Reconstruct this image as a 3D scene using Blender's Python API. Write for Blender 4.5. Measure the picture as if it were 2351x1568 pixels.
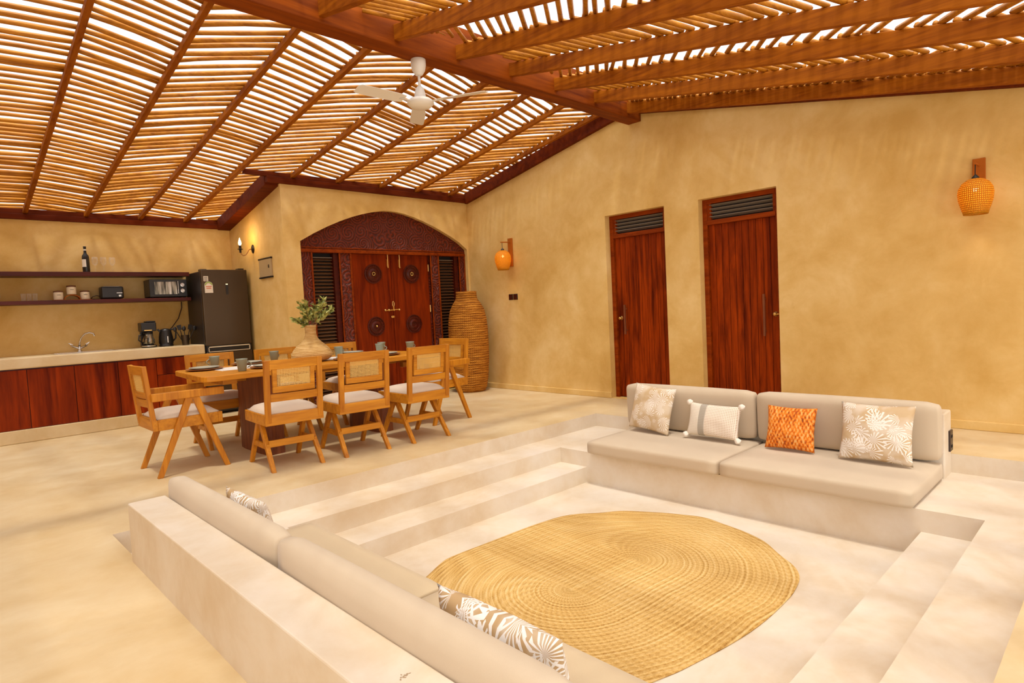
import bpy, bmesh, math, random
from mathutils import Vector, Matrix, noise as mnoise
random.seed(7)
for o in list(bpy.data.objects): bpy.data.objects.remove(o)
C = bpy.context.scene.collection
PI = math.pi

# ------------------------------------------------------------------ camera
cam_d = bpy.data.cameras.new('camera'); cam = bpy.data.objects.new('camera', cam_d); C.objects.link(cam)
cam_d.sensor_width = 36.0; cam_d.sensor_fit = 'HORIZONTAL'
cam_d.lens = 1403.6 * 36.0 / 2351.0
cam_d.clip_start = 0.02; cam_d.clip_end = 200
A_, B_, R_ = .7675, .0553, -.05
_cy, _sy, _cp, _sp, _cr, _sr = math.cos(A_), math.sin(A_), math.cos(B_), math.sin(B_), math.cos(R_), math.sin(R_)
fwd = Vector((_sy*_cp, _cy*_cp, -_sp)); rgt = Vector((_cy, -_sy, 0)); up = rgt.cross(fwd)
r2 = _cr*rgt + _sr*up; u2 = -_sr*rgt + _cr*up
m = Matrix((r2, u2, -fwd)).transposed().to_4x4(); m.translation = Vector((0, 0, 1.2))
cam.matrix_world = m
bpy.context.scene.camera = cam

# ------------------------------------------------------------------ world, sun, exposure
sc = bpy.context.scene
sc.view_settings.view_transform = 'Standard'; sc.view_settings.look = 'None'
sc.view_settings.exposure = 0.13; sc.view_settings.gamma = 1.0; sc.view_settings.use_curve_mapping = False
w = bpy.data.worlds.new('World'); sc.world = w; w.use_nodes = True
wn = w.node_tree.nodes; wl = w.node_tree.links
bg = wn['Background']; tc_ = wn.new('ShaderNodeTexCoord'); dt_ = wn.new('ShaderNodeVectorMath'); dt_.operation = 'DOT_PRODUCT'
wl.new(tc_.outputs['Generated'], dt_.inputs[0]); dt_.inputs[1].default_value = (-.62, -.66, .42)      # the sky is brightest round the sun, behind the photographer
rp_ = wn.new('ShaderNodeValToRGB'); wl.new(dt_.outputs['Value'], rp_.inputs[0]); e_ = rp_.color_ramp.elements
e_[0].position = 0.0; e_[0].color = (.42, .41, .40, 1); e_[1].position = .85; e_[1].color = (1.0, .97, .93, 1)
wl.new(rp_.outputs[0], bg.inputs[0]); bg.inputs[1].default_value = 2.75
sun_d = bpy.data.lights.new('sun', 'SUN'); sun_d.energy = 2.3; sun_d.angle = math.radians(5); sun_d.color = (1.0, 0.95, 0.86)
sun = bpy.data.objects.new('sun', sun_d); C.objects.link(sun)
sun.rotation_euler = Vector((0.14, 0.17, -1.0)).to_track_quat('-Z', 'Y').to_euler()
sun.location = (2, 2, 6)

# ------------------------------------------------------------------ materials
def srgb(r, g, b):
    f = lambda c: c/12.92 if c <= .04045 else ((c+.055)/1.055)**2.4
    return (f(r/255), f(g/255), f(b/255), 1)
class NT:
    def __init__(s, name):
        s.m = bpy.data.materials.new(name); s.m.use_nodes = True
        s.n = s.m.node_tree.nodes; s.l = s.m.node_tree.links
        s.b = s.n['Principled BSDF']
    def node(s, t, **k):
        nd = s.n.new(t)
        for a, v in k.items():
            if a.startswith('i_'):
                key = a[2:]
                key = int(key) if key.isdigit() else key.replace('_', ' ')
                s.put(nd.inputs[key], v)
            else: setattr(nd, a, v)
        return nd
    def put(s, inp, v):
        if isinstance(v, bpy.types.NodeSocket): s.l.new(v, inp)
        else: inp.default_value = v
    def math(s, op, a, b=0.0, c=0.0):
        nd = s.n.new('ShaderNodeMath'); nd.operation = op
        s.put(nd.inputs[0], a); s.put(nd.inputs[1], b); s.put(nd.inputs[2], c)
        return nd.outputs[0]
    def vmath(s, op, a, b=(0, 0, 0)):
        nd = s.n.new('ShaderNodeVectorMath'); nd.operation = op
        s.put(nd.inputs[0], a); s.put(nd.inputs[1], b)
        return nd.outputs[0]
    def mix(s, f, a, b, blend='MIX'):
        nd = s.n.new('ShaderNodeMix'); nd.data_type = 'RGBA'; nd.blend_type = blend
        s.put(nd.inputs[0], f); s.put(nd.inputs[6], a); s.put(nd.inputs[7], b)
        return nd.outputs[2]
    def ramp(s, f, stops):
        nd = s.n.new('ShaderNodeValToRGB'); cr = nd.color_ramp
        while len(cr.elements) > 1: cr.elements.remove(cr.elements[-1])
        cr.elements[0].position = stops[0][0]; cr.elements[0].color = stops[0][1]
        for p, c in stops[1:]:
            e = cr.elements.new(p); e.color = c
        s.put(nd.inputs[0], f); return nd.outputs[0]
    def coords(s, kind='Object', scale=(1, 1, 1), rot=(0, 0, 0)):
        tc = s.n.new('ShaderNodeTexCoord'); mp = s.n.new('ShaderNodeMapping')
        s.l.new(tc.outputs[kind], mp.inputs[0]); mp.inputs['Scale'].default_value = scale
        mp.inputs['Rotation'].default_value = rot
        return mp.outputs[0]
    def noise(s, vec, scale=5, detail=4, rough=.5, dist=0.0):
        nd = s.node('ShaderNodeTexNoise'); s.l.new(vec, nd.inputs['Vector'])
        nd.inputs['Scale'].default_value = scale; nd.inputs['Detail'].default_value = detail
        nd.inputs['Roughness'].default_value = rough; nd.inputs['Distortion'].default_value = dist
        return nd.outputs['Fac']
    def bump(s, h, strength=.2, dist=.01):
        nd = s.node('ShaderNodeBump'); s.put(nd.inputs['Height'], h)
        nd.inputs['Strength'].default_value = strength; nd.inputs['Distance'].default_value = dist
        s.l.new(nd.outputs[0], s.b.inputs['Normal'])
    def out(s, col, rough=.6, spec=.4):
        s.put(s.b.inputs['Base Color'], col); s.put(s.b.inputs['Roughness'], rough)
        s.b.inputs['Specular IOR Level'].default_value = spec
        return s.m

def plain(name, col, rough=.5, metal=0.0, spec=.5, emit=None, es=0):
    t = NT(name); t.out(col, rough, spec); t.b.inputs['Metallic'].default_value = metal
    if emit: t.b.inputs['Emission Color'].default_value = emit; t.b.inputs['Emission Strength'].default_value = es
    return t.m

def plaster(name, c1, c2, c3, rough=.75, scale=1.0, bump=.12, spec=.3):
    t = NT(name); v = t.coords('Object')
    big = t.noise(v, .9*scale, 5, .62, .6); mid = t.noise(v, 3.5*scale, 6, .65, .3); fine = t.noise(v, 26, 5, .6)
    f = t.math('ADD', t.math('MULTIPLY', big, .6), t.math('MULTIPLY', mid, .4))
    col = t.ramp(f, [(.36, c1), (.5, c2), (.62, c3)])
    sp = t.noise(v, 7, 3, .5, 1.5)
    spot = t.ramp(sp, [(.70, (0, 0, 0, 1)), (.78, (1, 1, 1, 1))])
    col = t.mix(t.math('MULTIPLY', spot, .25), col, c1)
    t.bump(t.math('ADD', mid, t.math('MULTIPLY', fine, .35)), bump, .02)
    return t.out(col, rough, spec)

def wood(name, dark, light, axis='Z', rough=.45, scale=1.0, bump=.12, contrast=(.3, .7), spec=.4, planks=None):
    t = NT(name)
    st = {'X': (1.2, 14, 14), 'Y': (14, 1.2, 14), 'Z': (14, 14, 1.2)}[axis]
    v = t.coords('Object', scale=tuple(a*scale for a in st))
    oi = t.node('ShaderNodeObjectInfo')
    off = t.math('MULTIPLY', oi.outputs['Random'], 37.0)
    v = t.vmath('ADD', v, off)
    n1 = t.noise(v, 1.0, 5, .6, 1.2); n2 = t.noise(v, 5.0, 3, .6)
    f = t.math('ADD', t.math('MULTIPLY', n1, .75), t.math('MULTIPLY', n2, .25))
    mid = tuple((dark[i]+light[i])/2 for i in range(3)) + (1,)
    col = t.ramp(f, [(contrast[0], dark), (.5, mid), (contrast[1], light)])
    t.bump(f, bump, .004)
    return t.out(col, rough, spec)

def fabric(name, c, rough=.9, var=.08):
    t = NT(name); v = t.coords('Object')
    n = t.noise(v, 420, 2, .5); n2 = t.noise(v, 3, 3, .5)
    d = tuple(x*(1-var*2) for x in c[:3]) + (1,)
    col = t.mix(t.math('ADD', t.math('MULTIPLY', n, .5), t.math('MULTIPLY', n2, .5)), d, c)
    t.bump(n, .12, .001); t.b.inputs['Sheen Weight'].default_value = .15
    return t.out(col, rough, .2)

M = {}
M['wall'] = plaster('plaster_wall', (.62, .37, .095, 1), (.725, .475, .158, 1), (.80, .565, .232, 1), bump=.10)
M['floor'] = plaster('plaster_floor', (.58, .41, .195, 1), (.655, .50, .28, 1), (.71, .575, .36, 1), rough=.42, bump=.05, spec=.45)
M['lounge'] = plaster('plaster_lounge_lit', (.64, .50, .33, 1), (.72, .615, .475, 1), (.77, .69, .58, 1), rough=.5, bump=.06)  # paler tone paints light from the open side into the lounge plaster
M['rafter'] = wood('rafter_wood', (.15, .028, .001, 1), (.42, .125, .004, 1), 'Y', .6, .8, bump=.15, spec=.1)
M['beam'] = wood('beam_wood', (.10, .014, .0005, 1), (.31, .066, .002, 1), 'X', .6, .6, spec=.1)
M['wallplate'] = wood('wallplate_wood', (.06, .006, .0004, 1), (.17, .025, .001, 1), 'X', .6, .6, spec=.1)
M['reed'] = wood('reed', (.19, .048, .002, 1), (.65, .265, .018, 1), 'X', .45, 1.3, spec=.25, contrast=(.25, .75))
M['mahog'] = wood('mahogany', (.085, .006, .0003, 1), (.30, .034, .001, 1), 'Z', .5, .8, spec=.10)
M['mahogx'] = wood('mahogany_frame', (.13, .014, .0004, 1), (.34, .055, .002, 1), 'Y', .5, .8, spec=.12)
M['shelf'] = wood('shelf_wood', (.04, .004, .001, 1), (.11, .010, .002, 1), 'X', .4, .8, spec=.3)
M['cabinet'] = wood('cabinet_wood', (.075, .005, .0003, 1), (.36, .042, .001, 1), 'Z', .5, .35, contrast=(.36, .66), spec=.10)
M['teak'] = wood('teak', (.36, .105, .004, 1), (.68, .275, .016, 1), 'Z', .42, .9, spec=.3)
M['teakx'] = wood('teak_long', (.38, .115, .004, 1), (.70, .295, .018, 1), 'X', .42, .9, spec=.3)
M['trunk'] = wood('trunk_wood', (.10, .02, .006, 1), (.30, .085, .02, 1), 'Z', .55, 1.5, bump=.6)
M['cane'] = plain('cane', (.78, .50, .14, 1), .5)
M['cushion'] = fabric('seat_linen', (.72, .585, .45, 1))
M['sofa'] = fabric('sofa_linen', (.62, .50, .355, 1))
M['sofaplain'] = fabric('sofa_cotton', (.64, .50, .315, 1))
M['black'] = plain('black_plastic', (.012, .010, .009, 1), .35)
M['dkmetal'] = plain('dark_metal', (.02, .014, .012, 1), .4, .6)
M['rope'] = wood('rope_wrap', (.36, .17, .05, 1), (.60, .33, .12, 1), 'X', .8, 6)
M['brass'] = plain('brass', (.78, .50, .16, 1), .3, 1.0)
M['chrome'] = plain('steel', (.62, .58, .52, 1), .25, 1.0)
M['white'] = plain('white_enamel', (.80, .76, .68, 1), .35)
M['fridge'] = plain('fridge_steel', (.085, .058, .034, 1), .32, .7)
M['fridgeside'] = plain('fridge_side', (.018, .012, .010, 1), .4)
M['cup'] = plain('sage_glaze', (.25, .265, .19, 1), .3)
M['plate'] = plain('sage_plate', (.44, .44, .35, 1), .3)
M['charger'] = plain('rattan_charger', (.30, .11, .025, 1), .6)
M['runner'] = fabric('runner_cotton', (.80, .74, .66, 1))
M['louvre'] = plain('louvre_wood', (.13, .055, .018, 1), .45)
M['louvrel'] = plain('louvre_light', (.20, .16, .12, 1), .4)
M['void'] = plain('dark_void', (.006, .004, .004, 1), .8)
M['switch'] = plain('switch_brown', (.035, .018, .012, 1), .4)
M['label'] = plain('paper_label', (.78, .70, .58, 1), .7)
M['ink'] = plain('ink', (.05, .04, .04, 1), .7)
M['red_ink'] = plain('red_ink', (.62, .15, .07, 1), .7)
M['green_ink'] = plain('green_ink', (.35, .50, .10, 1), .7)
M['jar'] = plain('jar_cream', (.74, .62, .44, 1), .4)
M['lid'] = plain('jar_lid', (.14, .045, .015, 1), .5)
M['rack'] = plain('rack_bamboo', (.42, .11, .008, 1), .6, spec=.15)
M['tasselw'] = plain('white_yarn', (.80, .72, .62, 1), .95)
M['tasselo'] = plain('yellow_yarn', (.72, .36, .05, 1), .95)
M['panel'] = plain('panel_cover', (.42, .30, .15, 1), .5)
M['bulb'] = plain('bulb_glow', (1, .8, .4, 1), .4, emit=(1, .62, .22, 1), es=14)
M['flame'] = plain('candle_glow', (1, .8, .4, 1), .4, emit=(1, .66, .25, 1), es=22)
M['stain'] = plain('cement_stain', (.38, .27, .16, 1), .8)
t = NT('clear_glass'); M['glass'] = t.out((.85, .80, .74, 1), .06, .6)
tr = t.node('ShaderNodeBsdfTransparent'); mx = t.node('ShaderNodeMixShader'); lw = t.node('ShaderNodeLayerWeight'); lw.inputs[0].default_value = .35
t.l.new(t.math('ADD', t.math('MULTIPLY', lw.outputs['Facing'], .22), .02), mx.inputs[0]); t.l.new(tr.outputs[0], mx.inputs[1]); t.l.new(t.b.outputs[0], mx.inputs[2])
t.l.new(mx.outputs[0], t.n['Material Output'].inputs[0])
t = NT('oven_window'); t.b.inputs['Metallic'].default_value = .8
vv = t.coords('Object', scale=(1, 1, .1)); nn = t.noise(vv, 28, 3, .6)
M['window'] = t.out(t.ramp(nn, [(.35, (.02, .02, .018, 1)), (.5, (.30, .27, .20, 1)), (.65, (.55, .5, .42, 1))]), .2, .5)
# lamp shade woven cane, lets light through
t = NT('woven_shade')
tc = t.node('ShaderNodeTexCoord'); sx = t.node('ShaderNodeSeparateXYZ'); t.l.new(tc.outputs['Object'], sx.inputs[0])
ang = t.math('ARCTAN2', sx.outputs[1], sx.outputs[0])
a1 = t.math('SINE', t.math('ADD', t.math('MULTIPLY', ang, 26), t.math('MULTIPLY', sx.outputs[2], 200)))
a2 = t.math('SINE', t.math('SUBTRACT', t.math('MULTIPLY', ang, 26), t.math('MULTIPLY', sx.outputs[2], 200)))
wv = t.math('MULTIPLY', a1, a2)
col = t.ramp(wv, [(.3, (.50, .23, .008, 1)), (.8, (.90, .62, .08, 1))])
t.bump(wv, .5, .004)
t.b.inputs['Transmission Weight'].default_value = 0
M['shade'] = t.out(col, .5, .3)
tr = t.node('ShaderNodeBsdfTranslucent'); t.l.new(col, tr.inputs[0])
mx = t.node('ShaderNodeMixShader'); mx.inputs[0].default_value = .45
t.l.new(t.b.outputs[0], mx.inputs[1]); t.l.new(tr.outputs[0], mx.inputs[2])
holes = t.node('ShaderNodeBsdfTransparent'); mx2 = t.node('ShaderNodeMixShader')
hm = t.ramp(wv, [(.55, (0, 0, 0, 1)), (.62, (.65, .65, .65, 1))]); t.l.new(hm, mx2.inputs[0])
t.l.new(mx.outputs[0], mx2.inputs[1]); t.l.new(holes.outputs[0], mx2.inputs[2])
t.l.new(mx2.outputs[0], t.n['Material Output'].inputs[0])
# rug: stadium rings
t = NT('seagrass_rug')
tc = t.node('ShaderNodeTexCoord'); sx = t.node('ShaderNodeSeparateXYZ'); t.l.new(tc.outputs['Object'], sx.inputs[0])
v = t.coords('Object')
wob = t.math('MULTIPLY', t.math('SUBTRACT', t.noise(v, 2.2, 2, .5), .5), .05)
qx = t.math('MAXIMUM', t.math('SUBTRACT', t.math('ABSOLUTE', sx.outputs[0]), .28), 0)
d = t.math('ADD', t.math('SQRT', t.math('ADD', t.math('MULTIPLY', qx, qx), t.math('MULTIPLY', sx.outputs[1], sx.outputs[1]))), wob)
ring = t.math('SINE', t.math('MULTIPLY', d, 2*PI/.030))
sgn = t.math('SIGN', sx.outputs[0])
ang = t.math('ARCTAN2', sx.outputs[1], t.math('MULTIPLY', qx, sgn))
along = t.math('ADD', t.math('MULTIPLY', ang, 46), t.math('MULTIPLY', sx.outputs[0], 95))
tick = t.math('SINE', t.math('ADD', along, t.math('MULTIPLY', ring, .9)))
hgt = t.math('ADD', t.math('MULTIPLY', ring, .55), t.math('MULTIPLY', tick, .45))
band = t.noise(t.vmath('MULTIPLY', tc.outputs['Object'], (0, 0, 0)), 1)
nd = t.node('ShaderNodeTexNoise'); nd.noise_dimensions = '1D'; t.l.new(t.math('MULTIPLY', d, 16), nd.inputs['W']); nd.inputs['Detail'].default_value = 4
big = t.noise(v, 1.6, 4, .6); fine = t.noise(v, 120, 2, .5)
f = t.math('ADD', t.math('ADD', t.math('MULTIPLY', nd.outputs['Fac'], .35), t.math('MULTIPLY', big, .35)), t.math('MULTIPLY', fine, .30))
f = t.math('ADD', f, t.math('MULTIPLY', hgt, .075))
col = t.ramp(f, [(.28, (.28, .12, .018, 1)), (.42, (.54, .315, .085, 1)), (.55, (.69, .45, .16, 1)), (.70, (.78, .58, .28, 1))])
t.bump(hgt, .45, .006)
M['rug'] = t.out(col, .8, .2)
# basket weave
def weave(name, dark, mid, light, ringf, tickf, bump=.8):
    t = NT(name)
    tc = t.node('ShaderNodeTexCoord'); sx = t.node('ShaderNodeSeparateXYZ'); t.l.new(tc.outputs['Object'], sx.inputs[0])
    ang = t.math('ARCTAN2', sx.outputs[1], sx.outputs[0])
    v = t.coords('Object'); wob = t.noise(v, 9, 3, .6)
    zz = t.math('ADD', t.math('MULTIPLY', sx.outputs[2], ringf), t.math('MULTIPLY', wob, 5))
    ring = t.math('SINE', zz)
    tick = t.math('SINE', t.math('ADD', t.math('MULTIPLY', ang, tickf), t.math('MULTIPLY', ring, 1.4)))
    st = t.node('ShaderNodeTexNoise'); t.l.new(t.vmath('MULTIPLY', tc.outputs['Object'], (5, 5, 42)), st.inputs['Vector']); st.inputs['Scale'].default_value = 1.0; st.inputs['Detail'].default_value = 5; st.inputs['Roughness'].default_value = .7
    f = t.math('ADD', t.math('MULTIPLY', st.outputs['Fac'], .8), t.math('ADD', t.math('MULTIPLY', ring, .08), t.math('MULTIPLY', tick, .05)))
    col = t.ramp(f, [(.22, dark), (.40, mid), (.58, light)])
    t.bump(t.math('ADD', ring, t.math('MULTIPLY', tick, .5)), bump, .006)
    return t.out(col, .75, .2)
M['basket'] = weave('seagrass_basket', (.17, .045, .003, 1), (.44, .155, .012, 1), (.68, .30, .04, 1), 190, 60)
M['vase'] = weave('wicker_vase', (.40, .20, .05, 1), (.62, .37, .12, 1), (.76, .52, .24, 1), 420, 90, .4)
# carved wood
def carved(name, dark, light):
    t = NT(name); v = t.coords('Object')
    wv = t.node('ShaderNodeTexVoronoi'); wv.feature = 'F1'; t.l.new(v, wv.inputs['Vector']); wv.inputs['Scale'].default_value = 5.5
    vec = t.vmath('SUBTRACT', t.vmath('MULTIPLY', v, (5.5, 5.5, 5.5)), t.vmath('MULTIPLY', wv.outputs['Position'], (5.5, 5.5, 5.5)))
    ss = t.node('ShaderNodeSeparateXYZ'); t.l.new(vec, ss.inputs[0])
    an = t.math('ARCTAN2', ss.outputs[2], ss.outputs[0])
    sp = t.math('SINE', t.math('ADD', t.math('MULTIPLY', wv.outputs['Distance'], 34), t.math('MULTIPLY', an, 2)))
    n = t.noise(v, 14, 3, .5, 2.0)
    h = t.math('ADD', sp, t.math('MULTIPLY', t.math('SINE', t.math('MULTIPLY', n, 40)), .5))
    f = t.math('ADD', t.math('MULTIPLY', h, .28), .5)
    t.bump(h, .65, .008)
    return t.out(t.ramp(f, [(.1, dark), (.55, light), (.9, tuple(min(1, c*1.5) for c in light[:3])+(1,))]), .42, .4)
M['carved'] = carved('carved_mahogany', (.045, .004, .001, 1), (.155, .017, .002, 1))
# palm leaf print
def palm(name, basec, leafc, sc=7.0, seed=0.0):
    t = NT(name)
    tc = t.node('ShaderNodeTexCoord')
    base = t.vmath('ADD', tc.outputs['Object'], (seed, seed*.7, 0))
    flat = t.vmath('MULTIPLY', base, (sc, 0, sc))
    tot = None
    for k, (ox, rx, nn) in enumerate([(0.0, .60, 15), (3.37, .55, 17), (7.71, .58, 13), (12.3, .5, 19)]):
        p = t.vmath('ADD', flat, (ox, 0, ox*1.3))
        vo = t.node('ShaderNodeTexVoronoi'); t.l.new(p, vo.inputs['Vector']); vo.inputs['Scale'].default_value = 1.0; vo.inputs['Randomness'].default_value = .75
        dv = t.vmath('SUBTRACT', p, vo.outputs['Position'])
        s2 = t.node('ShaderNodeSeparateXYZ'); t.l.new(dv, s2.inputs[0])
        rnd = t.node('ShaderNodeSeparateColor'); t.l.new(vo.outputs['Color'], rnd.inputs[0])
        a = t.math('ADD', t.math('ARCTAN2', s2.outputs[2], s2.outputs[0]), t.math('MULTIPLY', rnd.outputs[0], 6.28))
        st = t.math('SINE', t.math('MULTIPLY', a, nn))
        strp = t.math('GREATER_THAN', st, t.math('MULTIPLY', vo.outputs['Distance'], .9))
        inr = t.math('LESS_THAN', vo.outputs['Distance'], t.math('ADD', .42, t.math('MULTIPLY', t.math('SINE', a), .16)))
        sel = t.math('GREATER_THAN', rnd.outputs[1], .10)
        mk = t.math('MULTIPLY', t.math('MULTIPLY', strp, inr), sel)
        tot = mk if tot is None else t.math('MAXIMUM', tot, mk)
    n = t.noise(tc.outputs['Object'], 9, 2, .5)
    bc = t.ramp(n, [(.4, basec[0]), (.6, basec[1])])
    col = t.mix(t.math('MULTIPLY', tot, .9), bc, leafc)
    t.bump(t.noise(tc.outputs['Object'], 300, 2, .5), .1, .001)
    return t.out(col, .85, .2)
M['palm'] = palm('palm_print', ((.58, .42, .24, 1), (.68, .56, .41, 1)), (.84, .78, .70, 1), 7.6)
M['palm2'] = palm('palm_print_large', ((.56, .40, .23, 1), (.66, .55, .42, 1)), (.86, .82, .76, 1), 6.6, 2.3)
M['palm3'] = palm('palm_print_near', ((.48, .32, .16, 1), (.62, .50, .36, 1)), (.84, .82, .79, 1), 6.4, 5.1)
# orange print
t = NT('orange_print'); v = t.coords('Object'); n1 = t.noise(t.coords('Object', scale=(26, 1, 7)), 2.2, 4, .6, 1.5); n2 = t.noise(v, 60, 3, .6)
s3 = t.node('ShaderNodeSeparateXYZ'); t.l.new(v, s3.inputs[0])
rows = t.math('SINE', t.math('MULTIPLY', s3.outputs[2], 120)); cols = t.math('SINE', t.math('MULTIPLY', s3.outputs[0], 230))
f = t.math('ADD', t.math('ADD', t.math('MULTIPLY', n1, .65), t.math('MULTIPLY', n2, .35)), t.math('MULTIPLY', t.math('MULTIPLY', rows, cols), .09))
M['orange'] = t.out(t.ramp(f, [(.34, (.22, .06, .02, 1)), (.44, (.62, .12, .01, 1)), (.52, (.80, .25, .02, 1)), (.62, (.78, .42, .14, 1))]), .85, .2)
# lumbar pillow: stripes at one side, diamonds on the other
t = NT('woven_lumbar'); tc = t.node('ShaderNodeTexCoord'); s4 = t.node('ShaderNodeSeparateXYZ'); t.l.new(tc.outputs['Object'], s4.inputs[0])
X, Z = s4.outputs[0], s4.outputs[2]
dia = t.math('MULTIPLY', t.math('SINE', t.math('MULTIPLY', t.math('ADD', X, Z), 230)), t.math('SINE', t.math('MULTIPLY', t.math('SUBTRACT', X, Z), 230)))
dcol = t.ramp(dia, [(.35, (.82, .72, .60, 1)), (.6, (.50, .33, .20, 1))])
band = t.math('MULTIPLY', t.math('GREATER_THAN', X, -.115), t.math('LESS_THAN', X, -.055))
strp = t.math('GREATER_THAN', t.math('SINE', t.math('MULTIPLY', X, 480)), .3)
lcol = t.mix(strp, (.80, .72, .60, 1), (.62, .53, .42, 1))
lcol = t.mix(band, lcol, (.42, .37, .30, 1))
col = t.mix(t.math('GREATER_THAN', X, -.05), lcol, dcol)
t.bump(dia, .2, .003)
M['lumbar'] = t.out(col, .9, .2)
# leaves
t = NT('leaf'); n = t.noise(t.coords('Object'), 14, 2, .5)
M['leaf'] = t.out(t.ramp(n, [(.3, (.05, .07, .012, 1)), (.46, (.18, .19, .025, 1)), (.62, (.50, .48, .13, 1)), (.76, (.36, .15, .05, 1))]), .45, .4)
M['stem'] = plain('stem', (.12, .07, .02, 1), .7)
# planks for doors
def planked(name, dark, light, pitch, axis, wsc=.8):
    mm = wood(name, dark, light, 'Z', .42, wsc, contrast=(.34, .66), spec=.10); nt = mm.node_tree
    return mm
M['plank'] = planked('plank_mahogany', (.085, .007, .0003, 1), (.36, .046, .0015, 1), .08, 'Y')

# ------------------------------------------------------------------ mesh helpers
def box(bm, lo, hi, mat=None):
    x0, y0, z0 = lo; x1, y1, z1 = hi
    vs = [bm.verts.new(Vector(p)) for p in ((x0,y0,z0),(x1,y0,z0),(x1,y1,z0),(x0,y1,z0),(x0,y0,z1),(x1,y0,z1),(x1,y1,z1),(x0,y1,z1))]
    if mat is not None:
        for v in vs: v.co = mat @ v.co
    for f in ((0,3,2,1),(4,5,6,7),(0,1,5,4),(1,2,6,5),(2,3,7,6),(3,0,4,7)): bm.faces.new([vs[i] for i in f])
    return vs
def bar(bm, a, b, w, h, upv=(0, 0, 1), w2=None, h2=None):
    """rectangular bar a->b; w across, h along upv"""
    a = Vector(a); b = Vector(b); d = (b-a).normalized(); u = Vector(upv)
    s = d.cross(u).normalized(); u = s.cross(d).normalized()
    w2 = w if w2 is None else w2; h2 = h if h2 is None else h2
    vs = []
    for p, ww, hh in ((a, w, h), (b, w2, h2)):
        for i, j in ((-1,-1),(1,-1),(1,1),(-1,1)):
            vs.append(bm.verts.new(p + s*(i*ww/2) + u*(j*hh/2)))
    for f in ((0,3,2,1),(4,5,6,7),(0,1,5,4),(1,2,6,5),(2,3,7,6),(3,0,4,7)): bm.faces.new([vs[i] for i in f])
def tube(bm, pts, r, n=8, caps=True, radii=None):
    pts = [Vector(p) for p in pts]; rings = []
    prev = None
    for i, p in enumerate(pts):
        d = (pts[min(i+1, len(pts)-1)] - pts[max(i-1, 0)]).normalized()
        if prev is None:
            u = Vector((0, 0, 1)) if abs(d.z) < .9 else Vector((1, 0, 0))
        else: u = prev
        s = d.cross(u).normalized(); u = s.cross(d).normalized(); prev = u
        rr = radii[i] if radii else r
        rings.append([bm.verts.new(p + s*math.cos(2*PI*k/n)*rr + u*math.sin(2*PI*k/n)*rr) for k in range(n)])
    for a, b in zip(rings, rings[1:]):
        for k in range(n): bm.faces.new((a[k], a[(k+1) % n], b[(k+1) % n], b[k]))
    if caps: bm.faces.new(rings[0][::-1]); bm.faces.new(rings[-1])
def lathe(bm, prof, n=24, cx=0, cy=0, caps=True):
    rings = []
    for r, z in prof:
        rings.append([bm.verts.new((cx+r*math.cos(2*PI*k/n), cy+r*math.sin(2*PI*k/n), z)) for k in range(n)])
    for a, b in zip(rings, rings[1:]):
        for k in range(n): bm.faces.new((a[k], a[(k+1) % n], b[(k+1) % n], b[k]))
    if caps: bm.faces.new(rings[0][::-1]); bm.faces.new(rings[-1])
def disc_y(bm, cx, y, cz, prof, n=28):
    """lathe around the -Y direction: prof = (radius, height towards -y)"""
    rings = [[bm.verts.new((cx+r*math.cos(2*PI*k/n), y-h, cz+r*math.sin(2*PI*k/n))) for k in range(n)] for r, h in prof]
    for a, b in zip(rings, rings[1:]):
        for k in range(n): bm.faces.new((a[k], a[(k+1) % n], b[(k+1) % n], b[k]))
    bm.faces.new(rings[-1])
def prism(bm, poly, y0, y1, axis='Y'):
    """extrude polygon (a,b) between y0,y1. axis Y: poly=(x,z); X: poly=(y,z); Z: poly=(x,y)"""
    def P(a, b, c):
        return {'Y': (a, c, b), 'X': (c, a, b), 'Z': (a, b, c)}[axis]
    A = [bm.verts.new(P(a, b, y0)) for a, b in poly]; B = [bm.verts.new(P(a, b, y1)) for a, b in poly]
    bm.faces.new(A); bm.faces.new(B[::-1]); n = len(poly)
    for i in range(n): bm.faces.new((A[i], B[i], B[(i+1) % n], A[(i+1) % n]))
def obj(name, bm, mat, parent=None, smooth=False, bevel=0, loc=None, seg=2, angle=35):
    bmesh.ops.recalc_face_normals(bm, faces=bm.faces[:])
    me = bpy.data.meshes.new(name); bm.to_mesh(me); bm.free()
    o = bpy.data.objects.new(name, me); C.objects.link(o)
    me.materials.append(M[mat] if isinstance(mat, str) else mat)
    if smooth:
        for p in me.polygons: p.use_smooth = True
    if bevel:
        md = o.modifiers.new('bevel', 'BEVEL'); md.width = bevel; md.segments = seg; md.limit_method = 'ANGLE'; md.angle_limit = math.radians(angle)
        if smooth: md.harden_normals = False
    if parent: o.parent = parent
    if loc: o.location = loc
    return o
def tag(o, label, cat, group=None):
    o['label'] = label; o['category'] = cat
    if group: o['group'] = group
    return o
def thing(name, label, cat, loc=(0, 0, 0), rz=0, group=None):
    o = bpy.data.objects.new(name, None); C.objects.link(o); o.empty_display_size = .1
    o.location = loc; o.rotation_euler = (0, 0, rz)
    return tag(o, label, cat, group)
def struct(o, label, cat='wall'):
    o['kind'] = 'structure'; return tag(o, label, cat)
def sroot(name, label, cat, loc=(0, 0, 0)):
    o = bpy.data.objects.new(name, None); C.objects.link(o); o.location = loc
    return struct(o, label, cat)
def copy_tree(o, parent=None, **kw):
    c = o.copy(); C.objects.link(c)
    if parent: c.parent = parent
    for ch in [x for x in bpy.data.objects if x.parent == o]: copy_tree(ch, c)
    return c
def NB(): return bmesh.new()

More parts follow.
